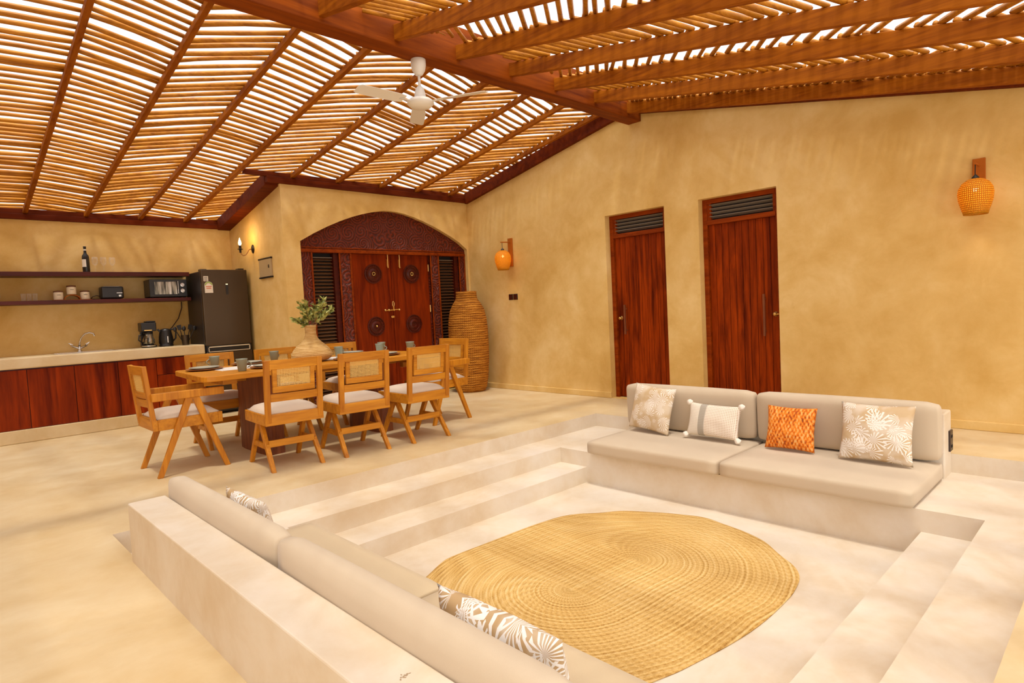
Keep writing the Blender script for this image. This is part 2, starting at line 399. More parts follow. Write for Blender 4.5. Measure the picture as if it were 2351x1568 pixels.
# ------------------------------------------------------------------ dimensions
XR, YB, XS, YK = 6.2, 7.3, 3.26, 9.05
XE, XW, YE, YN = 5.235, .715, 4.165, .31      # platform edges round the lounge
Z1, Z2, Z3 = -.137, -.275, -.415
IX0, IX1, IY0, IY1 = 1.60, 4.25, .62, 3.82     # inner edge of the first level
PY0, PY1 = .93, 3.51                            # pit floor
# floor: stepped sheets
bm = NB()
def quadz(x0, y0, x1, y1, z):
    bm.faces.new([bm.verts.new(p) for p in ((x0,y0,z),(x1,y0,z),(x1,y1,z),(x0,y1,z))])
def quadv(p, q, z0, z1):
    bm.faces.new([bm.verts.new(v) for v in ((p[0],p[1],z0),(q[0],q[1],z0),(q[0],q[1],z1),(p[0],p[1],z1))])
L, N_ = -3.6, -3.0
quadz(L, YE, XR+.3, YK+.1, 0); quadz(L, N_, XW, YE, 0); quadz(XE, N_, XR+.3, YE, 0); quadz(XW, N_, XE, YN, 0)
quadv((XW,YE),(XE,YE),Z1,0); quadv((XE,YN),(XE,YE),Z1,0); quadv((XW,YN),(XW,YE),Z1,0); quadv((XW,YN),(XE,YN),Z1,0)
quadz(XW, IY1, XE, YE, Z1); quadz(XW, YN, XE, IY0, Z1); quadz(XW, IY0, IX0, IY1, Z1); quadz(IX1, IY0, XE, IY1, Z1)
quadv((IX0,IY1),(IX1,IY1),Z2,Z1); quadv((IX0,IY0),(IX1,IY0),Z2,Z1)
quadz(IX0, PY1, IX1, IY1, Z2); quadz(IX0, IY0, IX1, PY0, Z2)
quadv((IX0,PY1),(IX1,PY1),Z3,Z2); quadv((IX0,PY0),(IX1,PY0),Z3,Z2)
quadv((IX0,IY0),(IX0,IY1),Z2,Z1); quadv((IX1,IY0),(IX1,IY1),Z2,Z1)
quadv((IX0,PY0),(IX0,PY1),Z3,Z2); quadv((IX1,PY0),(IX1,PY1),Z3,Z2)
quadz(IX0, PY0, IX1, PY1, Z3)
bmesh.ops.remove_doubles(bm, verts=bm.verts[:], dist=.0005)
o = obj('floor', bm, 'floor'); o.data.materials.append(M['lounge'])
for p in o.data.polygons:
    if p.center.z < -.02: p.material_index = 1  # faces below the platform take the plaster with light painted in
struct(o, 'polished cream plaster floor stepping down into the sunken lounge', 'floor')
# lounge back walls
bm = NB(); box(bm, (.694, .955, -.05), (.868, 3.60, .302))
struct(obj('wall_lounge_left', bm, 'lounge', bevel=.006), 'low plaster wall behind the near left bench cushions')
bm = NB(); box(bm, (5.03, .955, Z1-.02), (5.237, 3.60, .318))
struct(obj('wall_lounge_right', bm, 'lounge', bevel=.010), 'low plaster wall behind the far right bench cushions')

# ------------------------------------------------------------------ walls
def wall_with_holes(name, poly_outer, holes, c0, c1, axis, label):
    """poly_outer & holes: polygons in wall plane; filled via triangulation"""
    bm = NB()
    def P(a, b, c): return {'Y': (a, c, b), 'X': (c, a, b)}[axis]
    edges = []
    for poly in [poly_outer]+holes:
        vs = [bm.verts.new(P(a, b, c0)) for a, b in poly]
        edges += [bm.edges.new((vs[i], vs[(i+1) % len(vs)])) for i in range(len(vs))]
    bmesh.ops.triangle_fill(bm, use_beauty=True, use_dissolve=False, edges=edges)
    r = bmesh.ops.extrude_face_region(bm, geom=bm.faces[:])
    dv = Vector(P(0, 0, c1-c0))
    for v in [g for g in r['geom'] if isinstance(g, bmesh.types.BMVert)]: v.co += dv
    return struct(obj(name, bm, 'wall'), label)
D1 = (3.822, 4.662, 2.273); D2 = (2.545, 3.395, 2.273)
gz_l = lambda y: 4.262-.197*y
gz_r = lambda y: 2.56+.2*y
outer = [(-3.0, 0), (YB+.0, 0), (YB, gz_l(YB)+.02), (4.287, 3.43), (-3.0, gz_r(-3.0)+.02)]
def rectp(a0, a1, b0, b1): return [(a0, b0), (a1, b0), (a1, b1), (a0, b1)]
wall_with_holes('wall_right', outer, [rectp(D1[0], D1[1], .004, D1[2]), rectp(D2[0], D2[1], .004, D2[2])], XR, XR+.26, 'X', 'tall yellow plaster gable wall holding the two plank doors')
arch_pts = [(3.474, 2.157), (3.66, 2.262), (3.854, 2.357), (4.03, 2.434), (4.22, 2.504), (4.38, 2.553), (4.556, 2.595), (4.70, 2.617), (4.82, 2.622), (4.93, 2.616), (5.06, 2.60), (5.22, 2.562), (5.395, 2.509), (5.57, 2.446), (5.739, 2.374), (5.89, 2.306), (6.032, 2.232), (6.172, 2.130)]
hole = [(3.474, .004), (6.172, .004)] + arch_pts[::-1]
wall_with_holes('wall_back', rectp(XS, XR, 0, 2.84), [hole], YB, YB+.3, 'Y', 'yellow plaster wall around the arched carved double door')
bm = NB(); prism(bm, [(YB+.3, 0), (YK+.2, 0), (YK+.2, gz_l(YK+.2)+.01), (YB+.3, gz_l(YB+.3)+.01)], XS, XS+.26, 'X')
struct(obj('wall_side', bm, 'wall'), 'short plaster return wall with the candle sconce beside the fridge')
bm = NB(); box(bm, (L, YK, 0), (XS, YK+.25, 2.50))
struct(obj('wall_kitchen', bm, 'wall'), 'plaster wall behind the kitchen shelves')
bm = NB(); prism(bm, [(.6, 0), (YK, 0), (YK, gz_l(YK)), (4.287, 3.40), (.6, gz_r(.6))], -2.65, -2.4, 'X')  # unseen wall added to cut daylight on the near left floor
struct(obj('wall_left_blocker', bm, 'wall'), 'added plaster wall holding back daylight on the left, outside the picture')
# skirting
bm = NB()
for a, b in ((4.662, YB), (3.395, 3.822), (-3, 2.545)): box(bm, (XR-.018, a, 0), (XR+.01, b, .075))
struct(obj('baseboard_right', bm, 'wall', bevel=.006), 'low plaster skirting along the gable wall', 'baseboard')
bm = NB(); box(bm, (-2.398, 8.43, 0), (2.60, YK, .145))
struct(obj('trim_1', bm, 'floor', bevel=.01), 'pale plaster plinth under the kitchen cabinets', 'plinth')

# ------------------------------------------------------------------ plank doors
def plank_door(n, D, handle_side, label):
    y0, y1, zt = D; root = sroot('door_%d' % n, label, 'door', (XR+.09, (y0+y1)/2, 0))
    hw = (y1-y0)/2
    bm = NB()
    box(bm, (0, -hw, 0), (.09, -hw+.05, zt)); box(bm, (0, hw-.05, 0), (.09, hw, zt)); box(bm, (0, -hw+.05, zt-.05), (.09, hw-.05, zt))
    box(bm, (-.006, -hw+.05, 1.995), (.09, hw-.05, 2.045))
    obj('door_frame', bm, 'mahogx', root, bevel=.004)
    bm = NB(); m_ = hw-.05
    box(bm, (.092, -hw, 0), (.10, hw, zt)); obj('door_backing', bm, 'void', root); bm = NB()
    box(bm, (.06, -m_, 2.045), (.075, m_, zt-.05)); obj('transom_back', bm, 'void', root)
    bm = NB(); k = 0
    z = 2.075
    while z < zt-.07:
        bar(bm, (.03, -m_+.03, z), (.03, m_-.03, z), .045, .008, (.5, 0, 1)); z += .042
    obj('transom_louvre', bm, 'louvrel', root)
    bm = NB(); box(bm, (.012, m_-.045, 2.045), (.05, m_, zt-.05)); box(bm, (.012, -m_, 2.045), (.05, -m_+.03, zt-.05)); obj('transom_frame', bm, 'mahogx', root)
    bm = NB(); npl = 10; pw = 2*m_/npl
    for i in range(npl):
        a = -m_+i*pw; box(bm, (.035, a+.0022, .012), (.075, a+pw-.0022, 1.995))
    box(bm, (.045, -m_, .012), (.07, m_, 1.995))
    leaf = obj('door_leaf', bm, 'plank', root, bevel=.003)
    hy = m_-.135 if handle_side > 0 else -m_+.14; z0, z1 = (.80, 1.165) if handle_side > 0 else (.775, 1.21)
    bm = NB(); bar(bm, (-.005, hy, z0), (-.005, hy, z1), .022, .022, (0, 1, 0))
    for z in (z0+.05, z1-.05): bar(bm, (0, hy, z), (.036, hy, z), .016, .016)
    obj('pull_handle', bm, 'trunk', leaf, bevel=.003)
    ly = m_-.055 if handle_side > 0 else -m_+.035
    bm = NB()
    rings = [(.026, 0), (.026, .008), (.014, .010), (.016, .03), (.019, .04), (.010, .045)]
    vs = [[bm.verts.new((.035-h, ly+r*math.cos(k*PI/8), 1.0+r*math.sin(k*PI/8))) for k in range(16)] for r, h in rings]
    for a, b in zip(vs, vs[1:]):
        for k in range(16): bm.faces.new((a[k], a[(k+1) % 16], b[(k+1) % 16], b[k]))
    bm.faces.new(vs[-1]); obj('door_knob', bm, 'brass', leaf, smooth=True)
    bm = NB(); box(bm, (-.004, ly-.045, .992), (.004, ly-.0, 1.006)); obj('latch_lever', bm, 'brass', leaf)
plank_door(1, D1, 1, 'narrower looking plank door nearest the woven basket, knob on its left')
plank_door(2, D2, -1, 'plank door nearer the camera, right of the first, knob on its right')

# ------------------------------------------------------------------ arched carved door
root = sroot('door_3', 'carved mahogany double door under a broad pointed arch', 'door', (0, 0, 0))
YD = YB+.07
bm = NB(); prism(bm, [(3.474, 2.055), (6.172, 2.055)] + arch_pts[::-1], YD, YD+.12)
obj('arch_panel', bm, 'carved', root)
bm = NB(); box(bm, (3.474, YD+.13, 0), (6.172, YD+.14, 2.10)); obj('door_backing', bm, 'void', root)
bm = NB(); box(bm, (3.474, YD-.02, 2.03), (6.172, YD+.1, 2.075)); box(bm, (3.474, YD-.012, 2.085), (6.172, YD+.02, 2.10))
obj('lintel_rail', bm, 'mahogx', root, bevel=.005)
def post(x0, x1):
    bm = NB(); box(bm, (x0, YD, 0), (x1, YD+.12, 2.03)); p = obj('carved_post', bm, 'carved', root)
    bm = NB(); box(bm, (x0, YD-.012, 0), (x0+.022, YD+.02, 2.03)); box(bm, (x1-.022, YD-.012, 0), (x1, YD+.02, 2.03)); obj('post_moulding', bm, 'mahogx', p, bevel=.004)
for a, b in ((3.474, 3.655), (4.02, 4.205), (5.50, 5.665), (6.045, 6.172)): post(a, b)
for a, b in ((3.655, 4.02), (5.665, 6.045)):
    bm = NB(); box(bm, (a, YD+.115, 0), (b, YD+.125, 2.03)); lp = obj('louvre_backing', bm, 'void', root)
    bm = NB(); z = .06
    while z < 1.97:
        bar(bm, (a+.01, YD+.085, z), (b-.06, YD+.085, z), .05, .008, (0, -.6, 1)); z += .045
    obj('louvre_slat', bm, 'louvre', root)
    bm = NB(); box(bm, (a+.01, YD+.06, 1.965), (b-.06, YD+.066, 1.977)); obj('louvre_cord', bm, 'louvrel', root)
    bm = NB(); box(bm, (b-.06, YD+.03, 0), (b, YD+.11, 2.03)); obj('shutter_stile', bm, 'shelf', root)
def leafd(x0, x1, side):
    bm = NB(); box(bm, (x0+.004, YD+.05, .01), (x1-.004, YD+.09, 2.03)); lf = obj('door_leaf', bm, 'mahog', root, bevel=.004)
    cx = 4.555 if side < 0 else 5.19
    for cz in (1.76, 1.035):
        bm = NB(); rr = .136; prof = [(rr, -.002), (rr, .010), (rr-.012, .012), (rr-.016, .004), (rr-.030, .004), (rr-.034, .013), (rr-.046, .013), (rr-.050, .005), (rr-.062, .005), (.050, .016), (.036, .016), (.032, .006)]
        disc_y(bm, cx, YD+.05, cz, prof, 36)
        for k in range(20):
            a = 2*PI*k/20; R1 = rr-.023
            lathe_c = Vector((cx+R1*math.cos(a), YD+.045, cz+R1*math.sin(a)))
            bmesh.ops.create_icosphere(bm, subdivisions=1, radius=.008, matrix=Matrix.Translation(lathe_c))
        ros = obj('carved_rosette', bm, 'shelf', lf)
        if cz > 1.5:
            bm = NB()
            for k in range(8):
                a = 2*PI*k/8; bmesh.ops.create_icosphere(bm, subdivisions=1, radius=.009, matrix=Matrix.Translation((cx+.022*math.cos(a), YD+.032, cz+.022*math.sin(a))))
            obj('brass_flower', bm, 'brass', ros, smooth=True)
        elif side < 0:
            bm = NB(); bmesh.ops.create_icosphere(bm, subdivisions=2, radius=.016, matrix=Matrix.Translation((cx, YD+.032, cz))); obj('brass_stud', bm, 'brass', ros, smooth=True)
    bx = 4.79 if side < 0 else 4.985
    bm = NB(); box(bm, (bx-.012, YD+.035, 1.86), (bx+.012, YD+.05, 1.965)); tube(bm, [(bx, YD+.03, 1.86), (bx, YD+.03, 2.03)], .007)
    bmesh.ops.create_icosphere(bm, subdivisions=1, radius=.014, matrix=Matrix.Translation((bx, YD+.028, 1.85)))
    obj('bolt', bm, 'brass', lf)
    for hz in (.45, 1.25, 1.85):
        hx = x0+.006 if side < 0 else x1-.006
        bm = NB(); tube(bm, [(hx, YD+.044, hz-.05), (hx, YD+.044, hz+.05)], .008); obj('hinge', bm, 'brass', lf)
    return lf
lfa = leafd(4.205, 4.853, -1); lfb = leafd(4.857, 5.50, 1)
bm = NB(); box(bm, (4.842, YD+.032, .01), (4.868, YD+.055, 2.03)); obj('meeting_stile', bm, 'mahog', lfa, bevel=.005)
bm = NB(); tube(bm, [(4.69, YD+.02, 1.245), (4.74, YD+.02, 1.248), (4.94, YD+.02, 1.256)], .009, 10)
for x in (4.70, 4.76, 4.84, 4.93):
    bmesh.ops.create_icosphere(bm, subdivisions=2, radius=.016, matrix=Matrix.Translation((x, YD+.02, 1.25)))
bar(bm, (4.83, YD+.012, 1.25), (4.83, YD+.012, 1.30), .018, .010, (0, 1, 0)); 
tube(bm, [(4.83+.014*math.sin(k*PI/6), YD+.012, 1.335-.038*math.cos(k*PI/6)) for k in range(13)], .005, 6)
obj('slide_bolt', bm, 'brass', lfa, smooth=False)
bm = NB()
for x in (4.815, 4.838): disc_y(bm, x, YD+.035, 1.155, [(.016, 0), (.016, .006), (.007, .009), (.007, .02)], 12)
obj('keyhole_plate', bm, 'brass', lfa)

# ------------------------------------------------------------------ ceiling
ceil = sroot('ceiling', 'pitched timber roof of rafters with herringbone reed infill', 'ceiling')
RY, THL, THR = 4.17, .052, .120
zl = lambda y: 4.379-.1998*y            # underside of the rafters, kitchen slope
zr = lambda y: 2.535+.195*y            # underside of the rafters, near slope
YR0 = -3.2
# (x at the ridge, x at the wall) of the rafters on the kitchen slope, x on the near slope
LX = [(-2.78, -2.78), (-2.15, -2.15), (-1.53, -1.53), (-.90, -.90), (-.27, -.28), (.36, .35), (.99, .98), (1.655, 1.57), (2.31, 2.15), (2.94, 2.69), (3.60, 3.43), (4.29, 4.04), (4.885, 4.69), (5.475, 5.28), (6.10, 5.885)]
NX = [-2.78, -2.15, -1.53, -.90, -.28, .35, .97, 1.6, 2.22, 2.85, 3.47, 4.10, 4.72, 5.35, 5.95]
def rafter(xa, ya, xb, yb, f, th, w_):
    bm = NB(); cx, cy = (xa+xb)/2, (ya+yb)/2; vs = []
    for xx, yy in ((xa, ya), (xb, yb)):
        for dx, dz in ((-w_/2, 0), (w_/2, 0), (w_/2, th), (-w_/2, th)): vs.append(bm.verts.new((xx-cx+dx, yy-cy, f(yy)+dz)))
    for ff in ((0,3,2,1),(4,5,6,7),(0,1,5,4),(1,2,6,5),(2,3,7,6),(3,0,4,7)): bm.faces.new([vs[q] for q in ff])
    obj('rafter', bm, 'rafter', ceil, bevel=.004, loc=(cx, cy, 0))
def lx(i, y):
    a, b = LX[i]; return a+(b-a)*(y-4.6)/((9.1 if b < 3.2 else 7.25)-4.6)
for i, (a, b) in enumerate(LX):
    yend = YK+.15 if b < 3.2 else YB+.12
    rafter(lx(i, RY+.08), RY+.08, lx(i, yend), yend, zl, THL, .044)
for x in NX: rafter(x, YR0, x, RY-.08, zr, THR, .050)
bm = NB(); box(bm, (-3.4, RY-.09, 3.285), (XR-.001, RY+.09, 3.615))
obj('ridge_beam', bm, 'beam', ceil, bevel=.008)
bm = NB(); box(bm, (L, YK-.030, 2.50), (XS-.001, YK+.09, 2.565)); box(bm, (L, YK+.0, 2.565), (XS-.001, YK+.04, 2.625)); obj('wall_plate', bm, 'wallplate', ceil, bevel=.004)
bm = NB(); box(bm, (XS-.16, YB-.035, 2.84), (XR-.001, YB+.06, 2.915)); box(bm, (XS-.42, YB+.0, 2.915), (XR-.001, YB+.04, 2.975)); obj('wall_plate', bm, 'wallplate', ceil, bevel=.004)
def gable(x0, x1, ya, yb, f, off, th, name):
    bm = NB(); vs = []
    for yy in (ya, yb):
        for xx, dz in ((x0, 0), (x1, 0), (x1, th), (x0, th)): vs.append(bm.verts.new((xx, yy, f(yy)+off+dz)))
    for ff in ((0,3,2,1),(4,5,6,7),(0,1,5,4),(1,2,6,5),(2,3,7,6),(3,0,4,7)): bm.faces.new([vs[q] for q in ff])
    return obj(name, bm, 'wallplate', ceil, bevel=.004)
gable(XR-.05, XR+.2, RY+.02, YB-.03, gz_l, -.006, .160, 'gable_beam')
gable(XR-.05, XR+.2, YR0, RY-.02, gz_r, -.004, .10, 'gable_beam')
gable(XS-.165, XS+.1, YB+.04, YK-.03, gz_l, 0, .150, 'gable_beam')
# reeds: herringbone bays laid on the rafters
def reed_bay(fa, fb, ya, yb, f, th, slope, seed, pt=.094):
    rnd = random.Random(seed); bm = NB()
    cy = (ya+yb)/2; cx = (fa(cy)+fb(cy))/2; w_ = fb(cy)-fa(cy)
    pitch = pt*math.sqrt(1+slope*slope); lo, hi = min(ya, yb), max(ya, yb)
    y = lo-abs(slope)*w_*.5; ymax = hi+abs(slope)*w_*.5
    while y < ymax:
        r = rnd.uniform(.0160, .0205); jt = rnd.uniform(-.008, .008); sl = slope+rnd.gauss(0, .018); bow = rnd.gauss(0, .006); bz = rnd.uniform(-.002, .010)
        pts = []
        for k in range(5):
            u = k/4; yy = y+jt+sl*(u-.5)*w_+bow*math.sin(PI*u)
            if yy < lo or yy > hi: continue
            xx = fa(yy)+(fb(yy)-fa(yy))*u
            pts.append(Vector((xx-cx, yy-cy, f(yy)+th+r-.002+bz*math.sin(PI*u))))
        if len(pts) > 1: tube(bm, pts, r, 6, True, [r*rnd.uniform(.90, 1.10) for _ in pts])
        y += pitch*(rnd.uniform(.90, 1.08) if rnd.random() > .10 else rnd.choice((.55, .70, 1.12)))
    for k in range(5):      # loose split cane where the bundles are tied
        yt = hi-.05-rnd.uniform(0, .16) if f is zr else lo+.03+rnd.uniform(0, .16); a = fa(yt)+.06+rnd.uniform(0, .2)
        tube(bm, [(a-cx, yt-cy, f(yt)+th+.02), (a+.13-cx, yt+.03-cy, f(yt+.03)+th+.034), (a+.27-cx, yt+.035-cy, f(yt+.035)+th+.022)], .0028, 4)
    return obj('reed_panel', bm, 'reed', ceil, loc=(cx, cy, 0), smooth=True)
for i in range(len(LX)):
    fa = lambda y, i=i: lx(i, y)-.004
    fb = (lambda y, i=i: lx(i+1, y)+.004) if i+1 < len(LX) else (lambda y: XR+.10)
    wide = LX[i+1][1] < 3.6 if i+1 < len(LX) else False
    yend = YK+.24 if LX[i][1] < 2.6 else (YK+.06 if LX[i][1] < 3.0 else YB+.24)
    s_ = (.26 if i % 2 == 1 else -.52) if i != 5 else -.10
    if i == 5: s_ = -.10
    if i in (7, 9, 11, 13): s_ = -.52
    if i in (6, 8, 10, 12): s_ = .27
    if i == 14: s_ = .27
    reed_bay(fa, fb, RY+.10, yend, zl, THL, s_, 100+i)
for i in range(len(NX)):
    x0 = NX[i]-.004; x1 = NX[i+1]+.004 if i+1 < len(NX) else XR+.10
    s_ = .78 if i % 2 == 1 else -.36
    reed_bay(lambda y, a=x0: a, lambda y, a=x1: a, YR0+.05, RY-.10, zr, THR, s_, 300+i, .094 if i < 13 else .058)

# ------------------------------------------------------------------ ceiling fan
fan = thing('ceiling_fan', 'white ceiling fan with three blades hanging from the ridge beam', 'fan', (3.125, 4.19, 3.285))
bm = NB(); lathe(bm, [(.062, 0), (.062, -.05), (.052, -.09), (.030, -.125), (.012, -.13)], 28); obj('canopy', bm, 'white', fan, smooth=True, bevel=.003)
bm = NB(); tube(bm, [(0, 0, -.12), (0, 0, -.235)], .011, 12); obj('down_rod', bm, 'white', fan, smooth=True)
bm = NB(); lathe(bm, [(.014, -.215), (.034, -.235), (.046, -.285), (.048, -.318), (.085, -.322), (.108, -.340), (.112, -.358), (.085, -.385), (.03, -.395)], 36); obj('motor', bm, 'white', fan, smooth=True)
for a in (math.radians(-62), math.radians(58), math.radians(178)):
    dx, dy = math.cos(a), math.sin(a); px, py = -dy, dx
    bm = NB(); top = []
    prof = [(.16, .045), (.22, .058), (.45, .062), (.56, .060), (.585, .045)]
    P = [(r, w) for r, w in prof] + [(r, -w) for r, w in prof[::-1]]
    A = [bm.verts.new((dx*r+px*w, dy*r+py*w, -.345+w*.22)) for r, w in P]; Bv = [bm.verts.new((dx*r+px*w, dy*r+py*w, -.349+w*.22)) for r, w in P]
    bm.faces.new(A); bm.faces.new(Bv[::-1])
    for i in range(len(P)): bm.faces.new((A[i], Bv[i], Bv[(i+1) % len(P)], A[(i+1) % len(P)]))
    bl = obj('blade', bm, 'white', fan)
    bm = NB(); bar(bm, (dx*.08, dy*.08, -.350), (dx*.20, dy*.20, -.352), .030, .005); obj('blade_bracket', bm, 'white', bl)

# ------------------------------------------------------------------ dining table
TZ = .765
tb = thing('dining_table', 'long teak dining table with slanted end on two trunk slab legs', 'table', (2.8, 5.8, 0))
def rounded_poly(pts, rad, n=5):
    out = []; N = len(pts)
    for i in range(N):
        p = Vector(pts[i]); a = (Vector(pts[i-1])-p).normalized(); b = (Vector(pts[(i+1) % N])-p).normalized()
        r = rad[i]; A = p+a*r; Bq = p+b*r
        for k in range(n+1):
            u = k/n; out.append(tuple(A*(1-u)**2+p*2*u*(1-u)+Bq*u*u))
    return out
tp = rounded_poly([(-1.20, -.545), (1.22, -.545), (1.16, .545), (-1.11, .545)], [.10, .10, .06, .05])
bm = NB(); prism(bm, tp, TZ-.048, TZ, 'Z'); obj('tabletop', bm, 'teakx', tb, bevel=.007)
bm = NB()
for x in (-.98, .93): box(bm, (x-.02, -.40, TZ-.095), (x+.10, .40, TZ-.05))
box(bm, (-.92, -.06, TZ-.11), (.95, .06, TZ-.05)); obj('table_rail', bm, 'teakx', tb, bevel=.004)
for x in (-.585, .56):
    bm = NB()
    nseg = 14; P = []
    rr = random.Random(int(x*100))
    for k in range(40):
        a = 2*PI*k/40; ca, sa = math.cos(a), math.sin(a); e = .38
        P.append(((abs(ca)**e)*math.copysign(.095, ca)*(1+rr.uniform(-.05, .05)), (abs(sa)**e)*math.copysign(.33, sa)*(1+rr.uniform(-.02, .02))))
    prism(bm, [(x+p, q-.10) for p, q in P], 0, TZ-.048, 'Z'); obj('slab_leg', bm, 'trunk', tb)
run = obj('table_runner', (lambda bm: (box(bm, (-.90, -.19, 0), (.95, .19, .003)), bm)[1])(NB()), 'runner', loc=(2.8, 5.88, TZ+.0005))
tag(run, 'white cotton runner laid along the middle of the teak table', 'table runner')

# ------------------------------------------------------------------ dining chairs (facing +Y, origin on floor)
def make_chair(arm, label, group=None):
    r = thing('dining_chair', label, 'chair', group=group)
    hw = .235
    # seat frame
    bm = NB(); z0, z1 = .368, .455
    box(bm, (-hw, -.27, z0), (hw, -.235, z1)); box(bm, (-hw, .215, z0), (hw, .25, z1))
    box(bm, (-hw, -.235, z0), (-hw+.03, .215, z1)); box(bm, (hw-.03, -.235, z0), (hw, .215, z1)); box(bm, (-hw+.03, -.235, .40), (hw-.03, .215, .445))
    obj('seat_frame', bm, 'teakx', r, bevel=.004)
    # cushion
    bm = NB(); n = 10
    grid = [[None]*(n+1) for _ in range(n+1)]; low = [[None]*(n+1) for _ in range(n+1)]
    for i in range(n+1):
        for j in range(n+1):
            u, v = 2*i/n-1, 2*j/n-1; e = max(0, (1-u**4)*(1-v**4))**.5
            rx = .228*(1-.03*v*v); x = u*rx; y = -.005+v*.232
            grid[i][j] = bm.verts.new((x, y, .462+.052*e)); low[i][j] = bm.verts.new((x*.99, y*.99, .452))
    for G in (grid, low):
        for i in range(n):
            for j in range(n): bm.faces.new((G[i][j], G[i+1][j], G[i+1][j+1], G[i][j+1]))
    ring = [(i, 0) for i in range(n)]+[(n, j) for j in range(n)]+[(i, n) for i in range(n, 0, -1)]+[(0, j) for j in range(n, 0, -1)]
    for k in range(len(ring)):
        a, b = ring[k], ring[(k+1) % len(ring)]
        bm.faces.new((grid[a[0]][a[1]], grid[b[0]][b[1]], low[b[0]][b[1]], low[a[0]][a[1]]))
    obj('seat_cushion', bm, 'cushion', r, smooth=True)
    # back posts
    lean = lambda z: -.253-.10*(z-.40)
    for s in (-1, 1):
        bm = NB(); bar(bm, (s*(hw-.024), lean(.39)-.004, .39), (s*(hw-.024), lean(.885), .885), .043, .034, (0, 1, 0)); obj('back_post', bm, 'teak', r, bevel=.004)
    # back panel
    def slab(bm, x0, x1, za, zb, t=.024, off=0, curve=.0):
        n = 8; cols = []
        for k in range(n+1):
            u = k/n; x = x0+(x1-x0)*u; c = -curve*(1-(2*u-1)**2)
            cols.append([bm.verts.new((x, lean(z)+dy+off+c, z)) for z, dy in ((za, -t/2), (za, t/2), (zb, t/2), (zb, -t/2))])
        for a, b in zip(cols, cols[1:]):
            for q in range(4): bm.faces.new((a[q], a[(q+1) % 4], b[(q+1) % 4], b[q]))
        bm.faces.new(cols[0][::-1]); bm.faces.new(cols[-1])
    bm = NB(); iw = hw-.044; pw = iw-.022; cv = .012
    slab(bm, -iw, iw, .812, .885, .028, 0, cv); slab(bm, -pw, pw, .625, .675, .024, 0, cv); slab(bm, -iw, iw, .555, .617, .022, 0, cv)
    slab(bm, -pw, -pw+.035, .675, .812, .024); slab(bm, pw-.035, pw, .675, .812, .024)
    obj('back_frame', bm, 'teakx', r, bevel=.003)
    bm = NB(); x0, x1, za, zb = -pw+.034, pw-.034, .674, .813; nv, nh = 22, 12
    cvf = lambda x: -cv*(1-(x/pw)**2)
    for k in range(nv+1):
        x = x0+(x1-x0)*k/nv; bar(bm, (x, lean(za)+cvf(x), za), (x, lean(zb)+cvf(x), zb), .0045, .0025, (0, 1, 0))
    for k in range(nh+1):
        z = za+(zb-za)*k/nh
        for q in range(4):
            xa, xb = x0+(x1-x0)*q/4, x0+(x1-x0)*(q+1)/4
            bar(bm, (xa, lean(z)+cvf(xa)-.002, z), (xb, lean(z)+cvf(xb)-.002, z), .0025, .0045, (0, 0, 1))
    obj('cane_panel', bm, 'cane', r)
    # legs: inverted V each side, kept outside the seat frame for the armchair
    for s in (-1, 1):
        xt = s*(hw+.018) if arm else s*(hw-.045); xb = s*(hw+.018) if arm else s*(hw-.035)
        top = .612 if arm else .375
        for fy in (-1, 1):
            bm = NB()
            foot = Vector((xb, fy*(.255 if arm else .272), 0)); apex = Vector((xt, fy*.022+.02, top))
            d = (apex-foot); t_ = .034
            P = []
            wb, wt = .040, .058
            for (c, w_) in ((foot, wb), (apex, wt)):
                for sx_ in (-1, 1):
                    for sy_ in (-1, 1): P.append(bm.verts.new(c+Vector((sx_*t_/2, sy_*w_/2, 0))))
            for f in ((0,1,3,2),(4,6,7,5),(0,4,5,1),(2,3,7,6),(0,2,6,4),(1,5,7,3)): bm.faces.new([P[i] for i in f])
            obj('leg', bm, 'teak', r, bevel=.004)
        if arm:
            bm = NB()
            y0, y1 = -.275, .262
            box(bm, (s*(hw+.018)-.028, y0, .605), (s*(hw+.018)+.028, y1, .667)); obj('armrest', bm, 'teak', r, bevel=.006)
        bm = NB(); bar(bm, (s*(hw-.040 if not arm else hw+.018), -.165, .185), (s*(hw-.040 if not arm else hw+.018), .185, .185), .022, .045); 
        if not arm: obj('side_stretcher', bm, 'teakx', r, bevel=.003)
        else: bm.free()
    bm = NB(); sw = hw-.05 if not arm else hw
    bar(bm, (-sw, -.150, .205), (sw, -.150, .205), .022, .055)
    if arm: bm.free()
    else:
        obj('stretcher', bm, 'teakx', r, bevel=.003)
    return r
G1 = 'dining chairs around the teak table'
cB = make_chair(False, 'armless teak chair on the near side, leftmost of its three', G1)
cB.location = (2.13, 5.0, 0); cB.rotation_euler.z = math.radians(-4)
def put_chair(src, x, y, deg, label):
    c = copy_tree(src); c.location = (x, y, 0); c.rotation_euler.z = math.radians(deg); c['label'] = label; return c
put_chair(cB, 2.745, 4.955, -5, 'armless teak chair on the near side, middle of its three')
put_chair(cB, 3.385, 4.925, -1, 'armless teak chair on the near side, nearest the woven basket')
put_chair(cB, 2.10, 6.36, 178, 'armless teak chair across the table in front of the fridge')
put_chair(cB, 2.80, 6.36, 181, 'armless teak chair across the table, directly behind the vase')
put_chair(cB, 3.52, 6.36, 176, 'armless teak chair across the table, right of the vase')
cA = make_chair(True, 'teak armchair with V legs at the left end of the table', G1)
cA.location = (1.525, 5.62, 0); cA.rotation_euler.z = math.radians(-90)
put_chair(cA, 4.06, 5.46, 93, 'teak armchair at the right end of the table, by the basket')

